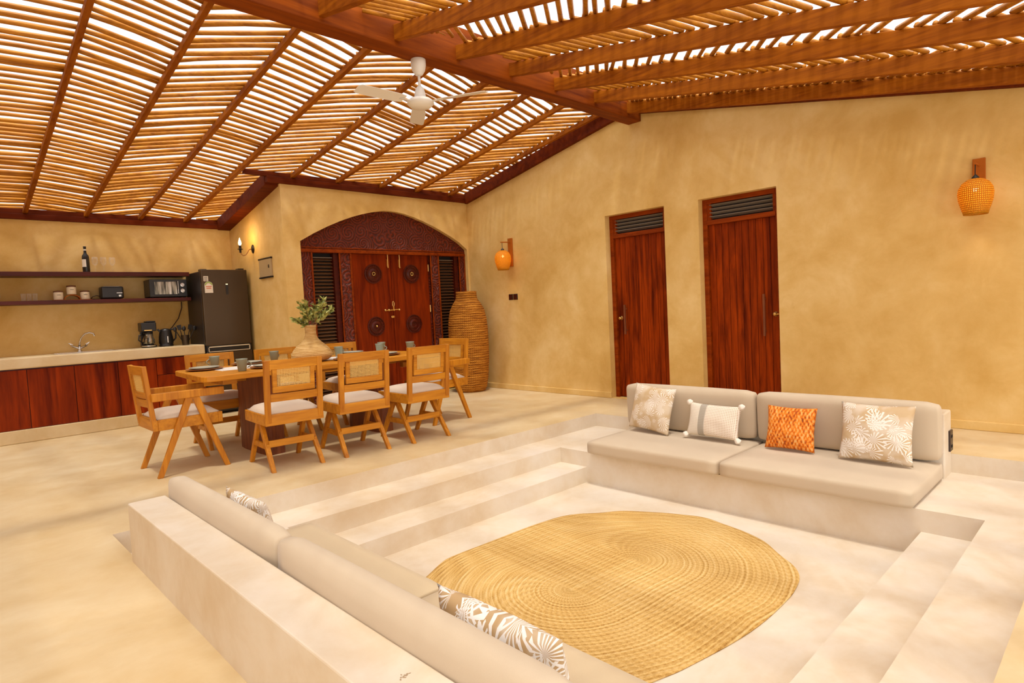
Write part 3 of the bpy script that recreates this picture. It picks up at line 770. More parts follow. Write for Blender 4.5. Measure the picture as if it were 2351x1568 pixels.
# ------------------------------------------------------------------ tableware
def make_cup(label):
    r = thing('mug', label, 'mug', group='sage green mugs on the table')
    bm = NB(); lathe(bm, [(.026, 0), (.030, .003), (.040, .086), (.043, .095), (.040, .095), (.037, .085), (.027, .008), (.0, .006)], 24, caps=False)
    bm.faces.new([v for v in bm.verts if abs(v.co.z) < 1e-6][:24]); obj('cup_body', bm, 'cup', r, smooth=True)
    bm = NB(); tube(bm, [(.038+.030*math.sin(PI*k/8), 0, .075-.05*k/8) for k in range(9)], .0045, 8); obj('handle', bm, 'cup', r, smooth=True)
    return r
cup = None
for x, y, a, lab in ((2.03, 6.27, 185, 'sage mug behind the stacked plates at the left end'), (1.99, 5.46, -10, 'sage mug in front, beside the white runner end'),
                     (2.62, 6.28, 30, 'sage mug between the left end and the vase, far side'), (3.23, 6.05, 20, 'sage mug just right of the vase'),
                     (3.86, 6.20, 60, 'sage mug at the far right, left one of two side by side'), (3.66, 5.92, -30, 'sage mug nearer the camera, before the two at the far right'),
                     (3.97, 5.78, 10, 'sage mug at the right end of the table beside the armchair')):
    if cup is None: cup = make_cup(lab); c = cup
    else: c = copy_tree(cup); c['label'] = lab
    c.location = (x, y, TZ+.0005); c.rotation_euler.z = math.radians(a); c.scale = (1.14, 1.14, 1.14)
ch0 = pl0 = None
for x, y, lab in ((1.86, 6.03, 'at the left end before the armchair'), (2.33, 6.22, 'far side, in front of the fridge'), (2.26, 5.56, 'near side, behind the leftmost near chair'),
                  (3.06, 5.52, 'near side, beside the vase'), (3.50, 5.56, 'near side, between the two right chairs'), (3.48, 6.22, 'far side, right of the vase')):
    if ch0 is None:
        bm = NB(); lathe(bm, [(.0, .001), (.10, 0), (.155, .008), (.160, .014), (.150, .014), (.10, .008), (.0, .008)], 36, caps=False); ch0 = obj('charger_plate', bm, 'charger', smooth=True); c = ch0
        bm = NB(); lathe(bm, [(.0, .001), (.08, 0), (.125, .012), (.130, .018), (.122, .017), (.08, .007), (.0, .006)], 36, caps=False); pl0 = obj('dinner_plate', bm, 'plate', smooth=True); p = pl0
    else:
        c = ch0.copy(); C.objects.link(c); p = pl0.copy(); C.objects.link(p)
    c.location = (x, y, TZ+.001 + (.003 if abs(y-5.88) < .35 else 0)); p.location = (x, y, c.location.z+.0095)
    tag(c, 'dark woven charger under the plate ' + lab, 'charger', 'woven chargers'); tag(p, 'pale green dinner plate ' + lab, 'plate', 'dinner plates')
# vase and leaves
VX, VY = 2.775, 5.74
bm = NB(); lathe(bm, [(.10, 0), (.165, .010), (.196, .045), (.198, .075), (.175, .120), (.130, .165), (.085, .200), (.060, .235), (.051, .275), (.053, .320), (.060, .362), (.056, .364), (.047, .32), (.045, .28)], 40, caps=False)
v_ = obj('vase', bm, 'vase', smooth=True, loc=(VX, VY, TZ+.004)); tag(v_, 'wide bellied straw coloured vase with narrow neck on the dining table', 'vase')
md = v_.modifiers.new('sub', 'SUBSURF'); md.levels = 1; md.render_levels = 1
fol = thing('leafy_branches', 'bunch of olive green leafy branches standing in the straw vase', 'branches', (VX, VY, TZ+.36))
rn = random.Random(11)
def leaf_at(bm, p, d, ln, wd, rn):
    d = d.normalized(); s = d.cross(Vector((rn.uniform(-1, 1), rn.uniform(-1, 1), rn.uniform(-1, 1)))).normalized(); n_ = s.cross(d)
    pts = [(0, 0, 0), (.3, .8, .04), (.6, 1, .03), (.85, .5, -.02), (1, 0, -.08)]
    Lf = []; Rt = []; 
    for u, w_, c in pts:
        q = p+d*ln*u+n_*ln*c
        Lf.append(bm.verts.new(q+s*wd*w_*.5)); Rt.append(bm.verts.new(q-s*wd*w_*.5+n_*.001))
    mid = [bm.verts.new(p+d*ln*u+n_*(ln*c-.12*wd*w_)) for u, w_, c in pts]
    for i in range(4):
        bm.faces.new((Lf[i], Lf[i+1], mid[i+1], mid[i])); bm.faces.new((mid[i], mid[i+1], Rt[i+1], Rt[i]))
for k in range(15):
    a = 2*PI*k/15*2.4+rn.uniform(-.3, .3); reach = rn.uniform(.06, .21); hgt = rn.uniform(.15, .31) if k % 3 else rn.uniform(.06, .18)
    if k in (1, 6): reach, hgt = .22, .22
    base = Vector((.02*math.cos(a), .02*math.sin(a), -.08)); pts = []
    for j in range(6):
        u = j/5; pts.append(base+Vector((math.cos(a)*reach*u**1.4, math.sin(a)*reach*u**1.4, (.08+hgt)*u-.04*u*u)))
    bm = NB(); tube(bm, pts, .0028, 5); br = obj('branch', bm, 'stem', fol)
    bm = NB()
    for j in range(30):
        u = .40+.60*rn.random(); i = min(4, int(u*5)); p = pts[i].lerp(pts[i+1], u*5-i); dirv = (pts[i+1]-pts[i]).normalized()+Vector((rn.gauss(0, .8), rn.gauss(0, .8), rn.gauss(0, .5)))
        leaf_at(bm, p, dirv, rn.uniform(.04, .068), rn.uniform(.017, .028), rn)
    obj('leaves', bm, 'leaf', br)

# ------------------------------------------------------------------ tall basket
bm = NB(); prof = []
shape = [(.20, 0), (.232, .05), (.262, .20), (.285, .45), (.293, .70), (.290, .90), (.275, 1.08), (.250, 1.20), (.205, 1.29), (.168, 1.34), (.155, 1.37), (.150, 1.43), (.152, 1.47), (.143, 1.47), (.140, 1.40)]
def interp(z):
    for (r0, z0), (r1, z1) in zip(shape[:-2], shape[1:-2]):
        if z <= z1: return r0+(r1-r0)*(z-z0)/(z1-z0+1e-9)
    return shape[-3][0]
nz = 96
for k in range(nz+1):
    z = 1.47*k/nz; r = interp(z); prof.append((r+.0035*math.sin(k*PI), z))
rings = []
for k, (r, z) in enumerate(prof):
    rings.append([bm.verts.new(((r+(.004 if k % 2 else -.001)+.006*mnoise.noise(Vector((math.cos(q*.13)*2, math.sin(q*.13)*2, z*3))))*math.cos(2*PI*q/48), (r+(.004 if k % 2 else -.001)+.006*mnoise.noise(Vector((math.cos(q*.13)*2, 3, z*3))))*math.sin(2*PI*q/48), z)) for q in range(48)])
rings.append([bm.verts.new((.14*math.cos(2*PI*q/48), .14*math.sin(2*PI*q/48), 1.46)) for q in range(48)]); rings.append([bm.verts.new((.15*math.cos(2*PI*q/48), .15*math.sin(2*PI*q/48), 1.0)) for q in range(48)])
for a, b in zip(rings, rings[1:]):
    for q in range(48): bm.faces.new((a[q], a[(q+1) % 48], b[(q+1) % 48], b[q]))
bm.faces.new(rings[0][::-1])
bk = obj('floor_basket', bm, 'basket', smooth=True, loc=(5.80, 6.93, 0)); tag(bk, 'shoulder high woven seagrass floor jar in the corner by the carved door', 'basket')

# ------------------------------------------------------------------ lounge cushions
def cushion(name, size, mat, label, cat, loc, rot=(0, 0, 0), group=None, r=.05, crown=.02, seam=True):
    sx_, sy_, sz_ = size; bm = NB(); n = 14
    bmesh.ops.create_cube(bm, size=2)
    bmesh.ops.subdivide_edges(bm, edges=bm.edges[:], cuts=n, use_grid_fill=True)
    hx, hy, hz = sx_/2, sy_/2, sz_/2
    for v in bm.verts:
        p = Vector((v.co.x*hx, v.co.y*hy, v.co.z*hz))
        # stretch grid so that more loops lie near the edges
        for ax, h in ((0, hx), (1, hy), (2, hz)):
            u = p[ax]/h; g = math.copysign(1-(1-abs(u))**1.0, u); p[ax] = g*h
        q = Vector((max(-hx+r, min(hx-r, p.x)), max(-hy+r, min(hy-r, p.y)), max(-hz+min(r, hz*.9), min(hz-min(r, hz*.9), p.z))))
        d = p-q
        if d.length > 1e-6:
            rr = Vector((d.x/r, d.y/r, d.z/min(r, hz*.9))); l = rr.length
            k = max(abs(rr.x), abs(rr.y), abs(rr.z))/l if l > 0 else 1
            d = d*k
        u, v_, w_ = p.x/hx, p.y/hy, p.z/hz
        c = crown*max(0, (1-u*u))*max(0, (1-v_*v_)); p = q+d
        p.z += c*w_
        p.x += crown*.4*u*(1-v_*v_)*max(0, 1-w_*w_); p.y += crown*.4*v_*(1-u*u)*max(0, 1-w_*w_)
        v.co = p
    o = obj(name, bm, mat, smooth=True)
    o.location = loc; o.rotation_euler = rot
    tag(o, label, cat, group)
    return o
zs = Z1
cushion('seat_cushion', (.85, 1.238, .125), 'sofa', 'right bench seat cushion nearer the dining table', 'cushion', (4.592, 2.826, zs+.064), group='bench seat cushions', r=.035, crown=.006)
cushion('seat_cushion', (.85, 1.238, .125), 'sofa', 'right bench seat cushion nearer the camera, under the largest palm pillow', 'cushion', (4.592, 1.574, zs+.064), group='bench seat cushions', r=.035, crown=.006)
cushion('seat_cushion', (.715, 1.30, .125), 'sofaplain', 'left bench seat cushion beside the steps, plain tan', 'cushion', (1.233, 2.805, zs+.064), group='bench seat cushions', r=.02, crown=.004)
cushion('seat_cushion', (.715, 1.30, .125), 'sofaplain', 'left bench seat cushion nearest the camera, cut by the picture edge', 'cushion', (1.233, 1.49, zs+.064), group='bench seat cushions', r=.02, crown=.004)
tilt = math.radians(90-2)
def backc(x, y, ly, sgn, label, h=.405, th=.125):
    return cushion('back_cushion', (h, ly, th), 'sofa', label, 'cushion', (x, y, h/2+.002), (0, sgn*tilt, 0), 'bench back cushions', r=.048, crown=.012)
backc(4.945, 2.874, 1.275, 1, 'right bench back cushion nearer the dining table, in front of the doors')
backc(4.945, 1.588, 1.262, 1, 'right bench back cushion nearer the camera, behind the orange pillow')
backc(.928, 2.955, 1.385, -1, 'left bench back cushion at the far end by the steps', .392, .105)
backc(.928, 1.540, 1.425, -1, 'left bench back cushion nearest the camera', .392, .105)

# pillows
def pillow(label, cat, mat, w_, h_, th, loc, rz, lean, roll=0, pinch=.07, grp=None):
    bm = NB(); n = 26; top = {}; bot = {}
    for i in range(n+1):
        for j in range(n+1):
            u, v = 2*i/n-1, 2*j/n-1
            x = u*w_/2*(1-pinch*(1-v*v)*abs(u)**1.5); z = v*h_/2*(1-pinch*(1-u*u)*abs(v)**1.5)
            e = (max(0, 1-u*u)*max(0, 1-v*v))**.42
            wr = .010*mnoise.noise(Vector((x*9+loc[1]*5, 3, z*9)))*e
            y = th/2*e+wr
            if i in (0, n) or j in (0, n): top[i, j] = bot[i, j] = bm.verts.new((x, 0, z))
            else: top[i, j] = bm.verts.new((x, -y, z)); bot[i, j] = bm.verts.new((x, y-2*wr, z))
    for G, fl in ((top, 0), (bot, 1)):
        for i in range(n):
            for j in range(n):
                f = [G[i, j], G[i+1, j], G[i+1, j+1], G[i, j+1]]
                try: bm.faces.new(f[::-1] if fl else f)
                except ValueError: pass
    o = obj('throw_pillow', bm, mat, smooth=True)
    o.matrix_world = Matrix.Translation(loc) @ Matrix.Rotation(rz, 4, 'Z') @ Matrix.Rotation(lean, 4, 'X') @ Matrix.Rotation(roll, 4, 'Y')
    return tag(o, label, cat, grp)
# pillow front is local -Y; turn it to face -X for the right bench: rz = -90deg
RZ = math.radians(-90)
pillow('square palm print pillow at the far end of the right bench', 'pillow', 'palm', .46, .42, .13, (4.755, 3.13, .216), RZ-.10, math.radians(-14), math.radians(4))
lum = pillow('cream lumbar pillow with grey stripe, diamond weave and pompom corners', 'pillow', 'lumbar', .475, .285, .12, (4.750, 2.525, .160), RZ, math.radians(-16), math.radians(1))
pillow('small orange patterned pillow on the right bench', 'pillow', 'orange', .375, .335, .11, (4.745, 1.885, .168), RZ, math.radians(-14), math.radians(0))
pillow('largest palm print pillow, nearest the camera end of the right bench', 'pillow', 'palm2', .465, .410, .15, (4.725, 1.295, .202), RZ, math.radians(-14), math.radians(0))
for sx_, sz_ in ((-1, 1), (1, 1), (-1, -1), (1, -1)):
    bm = NB(); bmesh.ops.create_icosphere(bm, subdivisions=2, radius=.026)
    rq = random.Random(3)
    for v in bm.verts: v.co *= rq.uniform(.88, 1.12)
    o = obj('pompom', bm, 'tasselw', lum, loc=(sx_*.235, -.004, sz_*.140))
pillow('palm print pillow showing over the far left back cushion', 'pillow', 'palm3', .45, .385, .11, (1.085, 2.98, .190), math.radians(90)+.03, math.radians(-10), math.radians(0))
pillow('palm print pillow on the left bench nearest the camera', 'pillow', 'palm3', .50, .40, .14, (1.088, 1.215, .196), math.radians(90), math.radians(-10), math.radians(1))

# ------------------------------------------------------------------ rug
bm = NB(); n = 160; c_, R_0 = .28, .918
def stad(a, r, wav=0):
    x, y = math.cos(a), math.sin(a); r2_ = r+wav*(.014*math.sin(5*a+1)+.010*math.sin(11*a))
    return (x*r2_+math.copysign(c_, x)*min(1, abs(x)*4), y*r2_)
prevr = None
layers = [(0.0001, .009), (.3, .009), (.6, .009), (.86, .009), (.985, .009), (1.0, .005), (.998, 0)]
for fr, z in layers:
    rr_ = []
    for k in range(n):
        x, y = stad(2*PI*k/n, R_0*fr, fr); rr_.append(bm.verts.new((x, y, z+.0015*math.sin(k*.7)*fr*(z > 0))))
    if prevr:
        for k in range(n): bm.faces.new((prevr[k], prevr[(k+1) % n], rr_[(k+1) % n], rr_[k]))
    else: bm.faces.new(rr_)
    prevr = rr_
rug = obj('oval_rug', bm, 'rug', smooth=False, loc=(2.81, 2.225, Z3+.001)); rug.rotation_euler.z = math.radians(-4)
tag(rug, 'large oval coiled seagrass rug on the sunken lounge floor', 'rug')

# ------------------------------------------------------------------ wall lamps on the gable wall
def wall_lamp(y, zt, label):
    r = thing('wall_lamp', label, 'lamp', (XR, y, 0))
    bm = NB(); box(bm, (-.022, -.042, zt-.405), (-.001, .042, zt)); obj('back_board', bm, 'rack', r, bevel=.003)
    bm = NB(); tube(bm, [(-.02, 0, zt-.055), (-.20, 0, zt-.062)], .008, 8); obj('arm', bm, 'rack', r)
    bm = NB(); tube(bm, [(-.17, 0, zt-.06), (-.17, .002, zt-.16)], .0035, 6); lathe(bm, [(.006, zt-.145), (.024, zt-.165), (.028, zt-.180), (.02, zt-.182)], 16, cx=-.17); obj('cord', bm, 'black', r)
    bm = NB(); z0 = zt-.175
    prof = [(.028, z0), (.055, z0-.008), (.090, z0-.035), (.112, z0-.075), (.118, z0-.115), (.113, z0-.165), (.100, z0-.215), (.087, z0-.255), (.080, z0-.282)]
    lathe(bm, [(r_, z-z0) for r_, z in prof], 40, caps=False)
    sh = obj('lamp_shade', bm, 'shade', r, smooth=True, loc=(-.17, 0, z0)); md = sh.modifiers.new('solid', 'SOLIDIFY'); md.thickness = .003
    bm = NB(); bmesh.ops.create_icosphere(bm, subdivisions=2, radius=.018, matrix=Matrix.Translation((-.17, 0, z0-.085))); obj('bulb', bm, 'bulb', r, smooth=True)
    ld = bpy.data.lights.new('lamp_light', 'POINT'); ld.energy = 2.2; ld.color = (1, .62, .25); ld.shadow_soft_size = .02
    lo = bpy.data.objects.new('lamp_light', ld); C.objects.link(lo); lo.parent = r; lo.location = (-.17, 0, z0-.125)
    return r
wall_lamp(6.352, 2.195, 'woven amber wall lamp between the basket and the doors')
wall_lamp(.925, 2.205, 'woven amber wall lamp high on the right part of the gable wall')
# socket plates
def plate(lo, hi, name, label, mat, cat):
    bm = NB(); box(bm, lo, hi); return tag(obj(name, bm, mat, bevel=.003), label, cat)
for a, lab in ((6.395, 'left'), (6.300, 'right')):
    s_ = plate((XR-.012, a-.040, 1.312), (XR+.001, a+.040, 1.395), 'light_switch', 'dark brown %s switch plate of the pair under the far wall lamp' % lab, 'switch', 'switch')
    for dz in (0, .035):
        for dy in (-.018, .018):
            bm = NB(); box(bm, (XR-.018, a+dy-.014, 1.322+dz), (XR-.010, a+dy+.014, 1.348+dz)); obj('rocker', bm, 'shelf', s_)
bm = NB(); box(bm, (5.15, .943, .03), (5.232, .957, .178)); so = tag(obj('power_socket', bm, 'switch', bevel=.003), 'brown socket plate on the end of the right lounge wall', 'socket')
for dz in (0, .07):
    for dx in (-.012, .012):
        bm = NB(); box(bm, (5.19+dx-.004, .940, .055+dz), (5.19+dx+.004, .945, .075+dz)); obj('socket_slot', bm, 'void', so)
bm = NB(); rq = random.Random(9)
for k in range(16):
    bmesh.ops.create_icosphere(bm, subdivisions=1, radius=1, matrix=Matrix.Translation((rq.gauss(0, .012), rq.gauss(0, .006), 0)) @ Matrix.Diagonal((rq.uniform(.0015, .004), rq.uniform(.0015, .004), .0012, 1)))
tag(obj('cement_crumbs', bm, 'stain', loc=(.80, 1.27, .3022)), 'small rough patch of cement crumbs on top of the near left lounge wall', 'patch')

# ------------------------------------------------------------------ candle sconce and panel on the return wall
sc_ = thing('candle_sconce', 'black candle style wall sconce with rope wrapped arm and lit bulb', 'lamp', (XS, 8.245, 0))
bm = NB()
rings = [[bm.verts.new((-h, r*.8*math.cos(k*PI/10), 2.15+r*math.sin(k*PI/10))) for k in range(20)] for r, h in ((.058, 0), (.058, .006), (.03, .016), (.012, .02))]
for a, b in zip(rings, rings[1:]):
    for k in range(20): bm.faces.new((a[k], a[(k+1) % 20], b[(k+1) % 20], b[k]))
bm.faces.new(rings[-1]); bm.faces.new(rings[0]); obj('back_plate', bm, 'dkmetal', sc_)
bm = NB(); tube(bm, [(-.015, 0, 2.15), (-.055, 0, 2.14), (-.075, 0, 2.105), (-.10, 0, 2.07), (-.13, 0, 2.058), (-.155, 0, 2.075), (-.165, 0, 2.11)], .008, 8); obj('arm', bm, 'rope', sc_, smooth=True)
bm = NB(); lathe(bm, [(.012, 2.095), (.014, 2.135), (.035, 2.139), (.035, 2.145), (.016, 2.15), (.016, 2.19)], 18, cx=-.167); obj('candle_cup', bm, 'dkmetal', sc_)
bm = NB(); lathe(bm, [(.008, 2.19), (.018, 2.21), (.017, 2.235), (.008, 2.265), (.001, 2.29)], 14, cx=-.167); obj('flame_bulb', bm, 'flame', sc_, smooth=True)
ld = bpy.data.lights.new('sconce_light', 'POINT'); ld.energy = 3; ld.color = (1, .62, .25); ld.shadow_soft_size = .03
lo = bpy.data.objects.new('sconce_light', ld); C.objects.link(lo); lo.parent = sc_; lo.location = (-.20, 0, 2.30)
pn = tag(obj('breaker_panel', (lambda bm: (box(bm, (XS-.022, 7.665, 1.745), (XS+.001, 8.04, 1.985)), bm)[1])(NB()), 'panel', bevel=.004), 'small metal breaker box right of the candle sconce', 'breaker box')
for a, b in (((7.655, 1.975), (8.05, 1.995)), ((7.655, 1.735), (8.05, 1.755))):
    bm = NB(); box(bm, (XS-.026, a[0], a[1]), (XS, b[0], b[1])); obj('panel_rim', bm, 'dkmetal', pn, bevel=.003)
bm = NB(); box(bm, (XS-.026, 7.72, 1.86), (XS-.02, 7.745, 1.90)); obj('panel_latch', bm, 'black', pn)

# ------------------------------------------------------------------ kitchen
bm = NB(); box(bm, (-2.395, 8.41, .805), (2.62, YK-.002, .925)); wt = tag(obj('kitchen_worktop', bm, 'floor', bevel=.012), 'thick cream plaster kitchen worktop', 'worktop')
xs = [-.05, .375, .80, 1.225, 1.65, 2.055]
labs = ['mahogany base cabinet beyond the left picture edge', 'mahogany base cabinet cut off by the left picture edge', 'mahogany base cabinet under the sink, left of two', 'mahogany base cabinet under the sink, right of two', 'mahogany base cabinet next to the drawer unit']
for i in range(5):
    x0, x1 = xs[i], xs[i+1]; r = thing('kitchen_cabinet', labs[i], 'cabinet', ((x0+x1)/2, 8.44, .145), group='mahogany base cabinets'); hw = (x1-x0)/2
    bm = NB(); box(bm, (-hw, .02, .001), (hw, YK-8.44-.01, .658)); obj('body', bm, 'shelf', r)
    bm = NB(); box(bm, (-hw+.003, 0, .004), (hw-.003, .02, .645)); obj('door', bm, 'cabinet', r, bevel=.002)
r = thing('drawer_unit', 'mahogany drawer unit at the fridge end of the worktop', 'cabinet', (2.33, 8.44, .145)); hw = .275
bm = NB(); box(bm, (-hw, .02, .001), (hw, YK-8.44-.01, .658)); obj('body', bm, 'shelf', r)
for z0, z1 in ((.004, .23), (.236, .44), (.446, .645)):
    bm = NB(); box(bm, (-hw+.003, 0, z0), (hw-.003, .02, z1)); obj('drawer', bm, 'cabinet', r, bevel=.002)
# sink & faucet
bm = NB(); 
for lo, hi in (((1.08, 8.56, .9255), (1.72, 8.585, .929)), ((1.08, 8.90, .9255), (1.72, 8.925, .929)), ((1.08, 8.585, .9255), (1.105, 8.90, .929)), ((1.695, 8.585, .9255), (1.72, 8.90, .929)), ((1.105, 8.585, .9255), (1.695, 8.90, .9265))): box(bm, lo, hi)
tag(obj('sink', bm, 'chrome'), 'steel sink set in the plaster worktop', 'sink')
f_ = thing('faucet', 'chrome swan neck mixer tap with two cross handles', 'faucet', (1.37, 8.94, .9255))
bm = NB(); lathe(bm, [(.028, 0), (.026, .012), (.015, .03), (.014, .085)], 16); tube(bm, [(-.07, 0, .075), (0, 0, .04), (.07, 0, .075)], .011, 8); obj('base', bm, 'chrome', f_, smooth=True)
bm = NB(); tube(bm, [(.0, 0, .06), (.005, -.004, .12), (.025, -.012, .175), (.060, -.03, .215), (.105, -.05, .228), (.140, -.065, .212), (.150, -.07, .185)], .009, 10); obj('spout', bm, 'chrome', f_, smooth=True)
for s in (-1, 1):
    bm = NB(); tube(bm, [(s*.07, 0, .07), (s*.085, 0, .10)], .010, 8); tube(bm, [(s*.065, 0, .092), (s*.105, 0, .112)], .006, 6); tube(bm, [(s*.085, -.02, .10), (s*.085, .02, .10)], .006, 6); obj('cross_handle', bm, 'chrome', f_)
# shelves
SF = 8.74
bm = NB(); box(bm, (-2.395, SF, 1.826), (2.60, YK-.002, 1.877)); tag(obj('wall_shelf', bm, 'shelf', bevel=.003), 'upper dark wood shelf holding the wine bottle', 'shelf')
bm = NB(); box(bm, (-2.395, SF, 1.505), (2.60, YK-.002, 1.548)); tag(obj('wall_shelf', bm, 'shelf', bevel=.003), 'lower dark wood shelf holding the toaster and oven', 'shelf')
U, W_ = 1.8775, 1.5485
# wine bottle
wb = thing('wine_bottle', 'dark wine bottle with pale label standing on the upper shelf', 'bottle', (1.495, 8.86, U))
bm = NB(); lathe(bm, [(.036, 0), (.038, .006), (.038, .175), (.034, .20), (.018, .225), (.0145, .25), (.0145, .30), (.016, .302), (.016, .312)], 24); obj('bottle_body', bm, 'black', wb, smooth=True)
bm = NB(); 
lr = [[bm.verts.new((.0392*math.cos(math.radians(a)), .0392*math.sin(math.radians(a)), z)) for a in range(185, 266, 10)] for z in (.065, .155)]
for k in range(len(lr[0])-1): bm.faces.new((lr[0][k], lr[0][k+1], lr[1][k+1], lr[1][k]))
obj('label', bm, 'label', wb, smooth=True)
bm = NB(); lathe(bm, [(.0158, .262), (.0158, .278)], 16, caps=False); obj('neck_band', bm, 'label', wb)
g0 = None
for x, lab in ((1.585, 'stemmed glass nearest the wine bottle'), (1.672, 'middle stemmed glass on the upper shelf'), (1.765, 'stemmed glass furthest right on the upper shelf')):
    if g0 is None:
        bm = NB(); lathe(bm, [(.030, 0), (.028, .002), (.004, .006), (.0035, .075), (.012, .085), (.030, .110), (.034, .140), (.029, .185), (.028, .185), (.032, .140), (.028, .112), (.010, .09), (.0, .088)], 24, caps=False); g0 = obj('wine_glass', bm, 'glass', smooth=True); g = g0
    else: g = g0.copy(); C.objects.link(g)
    g.location = (x, 8.85, U); tag(g, lab, 'glass', 'stemmed glasses on the upper shelf')
g0 = None
for x, lab in ((.872, 'leftmost clear tumbler on the lower shelf'), (.925, 'middle clear tumbler on the lower shelf'), (.978, 'rightmost clear tumbler on the lower shelf')):
    if g0 is None:
        bm = NB(); lathe(bm, [(.021, 0), (.025, .085), (.024, .085), (.020, .006), (0, .006)], 20, caps=False); bm.faces.new([v for v in bm.verts if v.co.z < 1e-6][:20]); g0 = obj('tumbler', bm, 'glass', smooth=True); g = g0
    else: g = g0.copy(); C.objects.link(g)
    g.location = (x, 8.84, W_); tag(g, lab, 'glass', 'clear tumblers on the lower shelf')
# canisters on arched rack
rk = thing('canister_rack', 'small arched bamboo rack holding three canisters', 'rack', (1.325, 8.85, W_))
bm = NB(); nn_ = 12
for k in range(nn_):
    a0, a1 = PI*k/nn_, PI*(k+1)/nn_
    bar(bm, (-.078*math.cos(a0), 0, .008+.052*math.sin(a0)), (-.078*math.cos(a1), 0, .008+.052*math.sin(a1)), .09, .008)
obj('rack_arch', bm, 'rack', rk)
bm = NB(); box(bm, (-.19, -.052, .001), (.19, .052, .006)); obj('rack_base', bm, 'rack', rk)
def canister(x, z, txt, lab):
    r = thing('canister', lab, 'canister', (x, 8.845, z), group='cream canisters on the rack')
    bm = NB(); lathe(bm, [(.046, 0), (.048, .01), (.048, .080), (.044, .088)], 24); obj('jar_body', bm, 'jar', r, smooth=True, bevel=.002)
    bm = NB(); lathe(bm, [(.045, .088), (.047, .092), (.047, .102), (.012, .108)], 24); obj('lid', bm, 'lid', r)
    bm = NB()          # small blurred print on the jar front, not readable in the photograph
    for q in range(-3, 4): bar(bm, (q*.0052, -.0486, .052), (q*.0052, -.0486, .060 if q % 2 else .0575), .0034, .001, (0, 1, 0))
    obj('jar_print', bm, 'ink', r)
canister(1.195, W_+.0065, '', 'cream lidded canister left on the bamboo rack'); canister(1.325, W_+.068, '', 'cream lidded canister raised in the middle of the rack'); canister(1.455, W_+.0065, '', 'cream lidded canister right on the bamboo rack')
# toaster
ts = thing('toaster', 'black two slice toaster on the lower shelf', 'toaster', (1.73, 8.86, W_))
bm = NB(); box(bm, (-.118, -.08, .006), (.118, .08, .155)); obj('body', bm, 'black', ts, bevel=.02, seg=4)
bm = NB(); box(bm, (-.08, -.045, .150), (.08, -.02, .157)); box(bm, (-.08, .02, .150), (.08, .045, .157)); obj('bread_slot', bm, 'chrome', ts)
bm = NB(); box(bm, (.06, -.086, .03), (.085, -.078, .05)); box(bm, (.04, -.083, .07), (.10, -.079, .078)); obj('control', bm, 'chrome', ts)
bm = NB(); tube(bm, [(-.11, 0, .04), (-.16, -.01, .05), (-.20, -.02, .035), (-.215, 0, .015), (-.19, .03, .008), (-.12, .03, .006)], .004, 6); obj('power_cord', bm, 'black', ts)
# toaster oven
ov = thing('toaster_oven', 'black toaster oven with glass door and two knobs beside the fridge', 'oven', (2.345, 8.88, W_))
bm = NB(); box(bm, (-.22, -.13, .012), (.22, .14, .235))
for sx_ in (-.19, .19):
    for sy_ in (-.1, .1): box(bm, (sx_-.015, sy_-.015, 0), (sx_+.015, sy_+.015, .014))
obj('body', bm, 'black', ov, bevel=.01)
bm = NB(); box(bm, (-.165, -.136, .045), (.095, -.129, .205)); obj('glass_door', bm, 'window', ov)
bm = NB(); tube(bm, [(.108, -.15, .05), (.108, -.15, .21)], .006, 8); box(bm, (.104, -.15, .06), (.112, -.128, .068)); box(bm, (.104, -.15, .19), (.112, -.128, .198)); obj('door_handle', bm, 'chrome', ov)
for z in (.09, .165):
    bm = NB(); disc_y(bm, .165, -.13, z, [(.026, 0), (.026, .004), (.017, .005), (.016, .018)], 20); obj('knob', bm, 'chrome', ov)
# fridge
fr = thing('refrigerator', 'tall dark steel fridge freezer between the worktop and the return wall', 'fridge', (2.92, 8.39, 0))
bm = NB(); box(bm, (-.29, .06, .02), (.29, .62, 1.865)); obj('cabinet_body', bm, 'fridgeside', fr, bevel=.006)
bm = NB(); box(bm, (-.29, 0, .90), (.29, .057, 1.885)); ud = obj('upper_door', bm, 'fridge', fr, bevel=.010, seg=3)
bm = NB(); box(bm, (-.29, 0, .05), (.29, .057, .815)); ldoor = obj('lower_door', bm, 'fridge', fr, bevel=.010, seg=3)
bm = NB(); box(bm, (-.285, .012, .815), (.285, .055, .90)); obj('door_gap', bm, 'black', fr)
bm = NB(); box(bm, (-.262, -.006, .878), (.262, .012, .890)); box(bm, (-.262, -.006, .818), (.262, .012, .826)); box(bm, (.254, -.006, .82), (.262, .012, .89)); box(bm, (-.262, -.006, .82), (-.256, .012, .89)); obj('recess_handle', bm, 'jar', fr)
bm = NB(); box(bm, (.005, -.004, 1.56), (.035, .002, 1.70)); obj('door_display', bm, 'black', ud)
for dx in (.012, .026):
    bm = NB(); box(bm, (dx-.003, -.006, 1.69), (dx+.003, -.003, 1.698)); obj('display_light', bm, 'bulb', ud)
bm = NB(); box(bm, (-.262, -.002, 1.735), (-.205, .001, 1.80)); s1 = obj('spec_sticker', bm, 'label', ud)
for k in range(4):
    bm = NB(); box(bm, (-.256, -.0028, 1.742+k*.014), (-.214, -.0015, 1.748+k*.014)); obj('sticker_print', bm, 'ink', s1)
bm = NB(); prism(bm, [(-.255, 1.585), (-.155, 1.585), (-.155, 1.685)]+[(-.205+.05*math.cos(k*PI/10), 1.685+.045*math.sin(k*PI/10)) for k in range(1, 10)]+[(-.255, 1.685)], -.002, .001); s2 = obj('energy_sticker', bm, 'label', ud)
bm = NB()
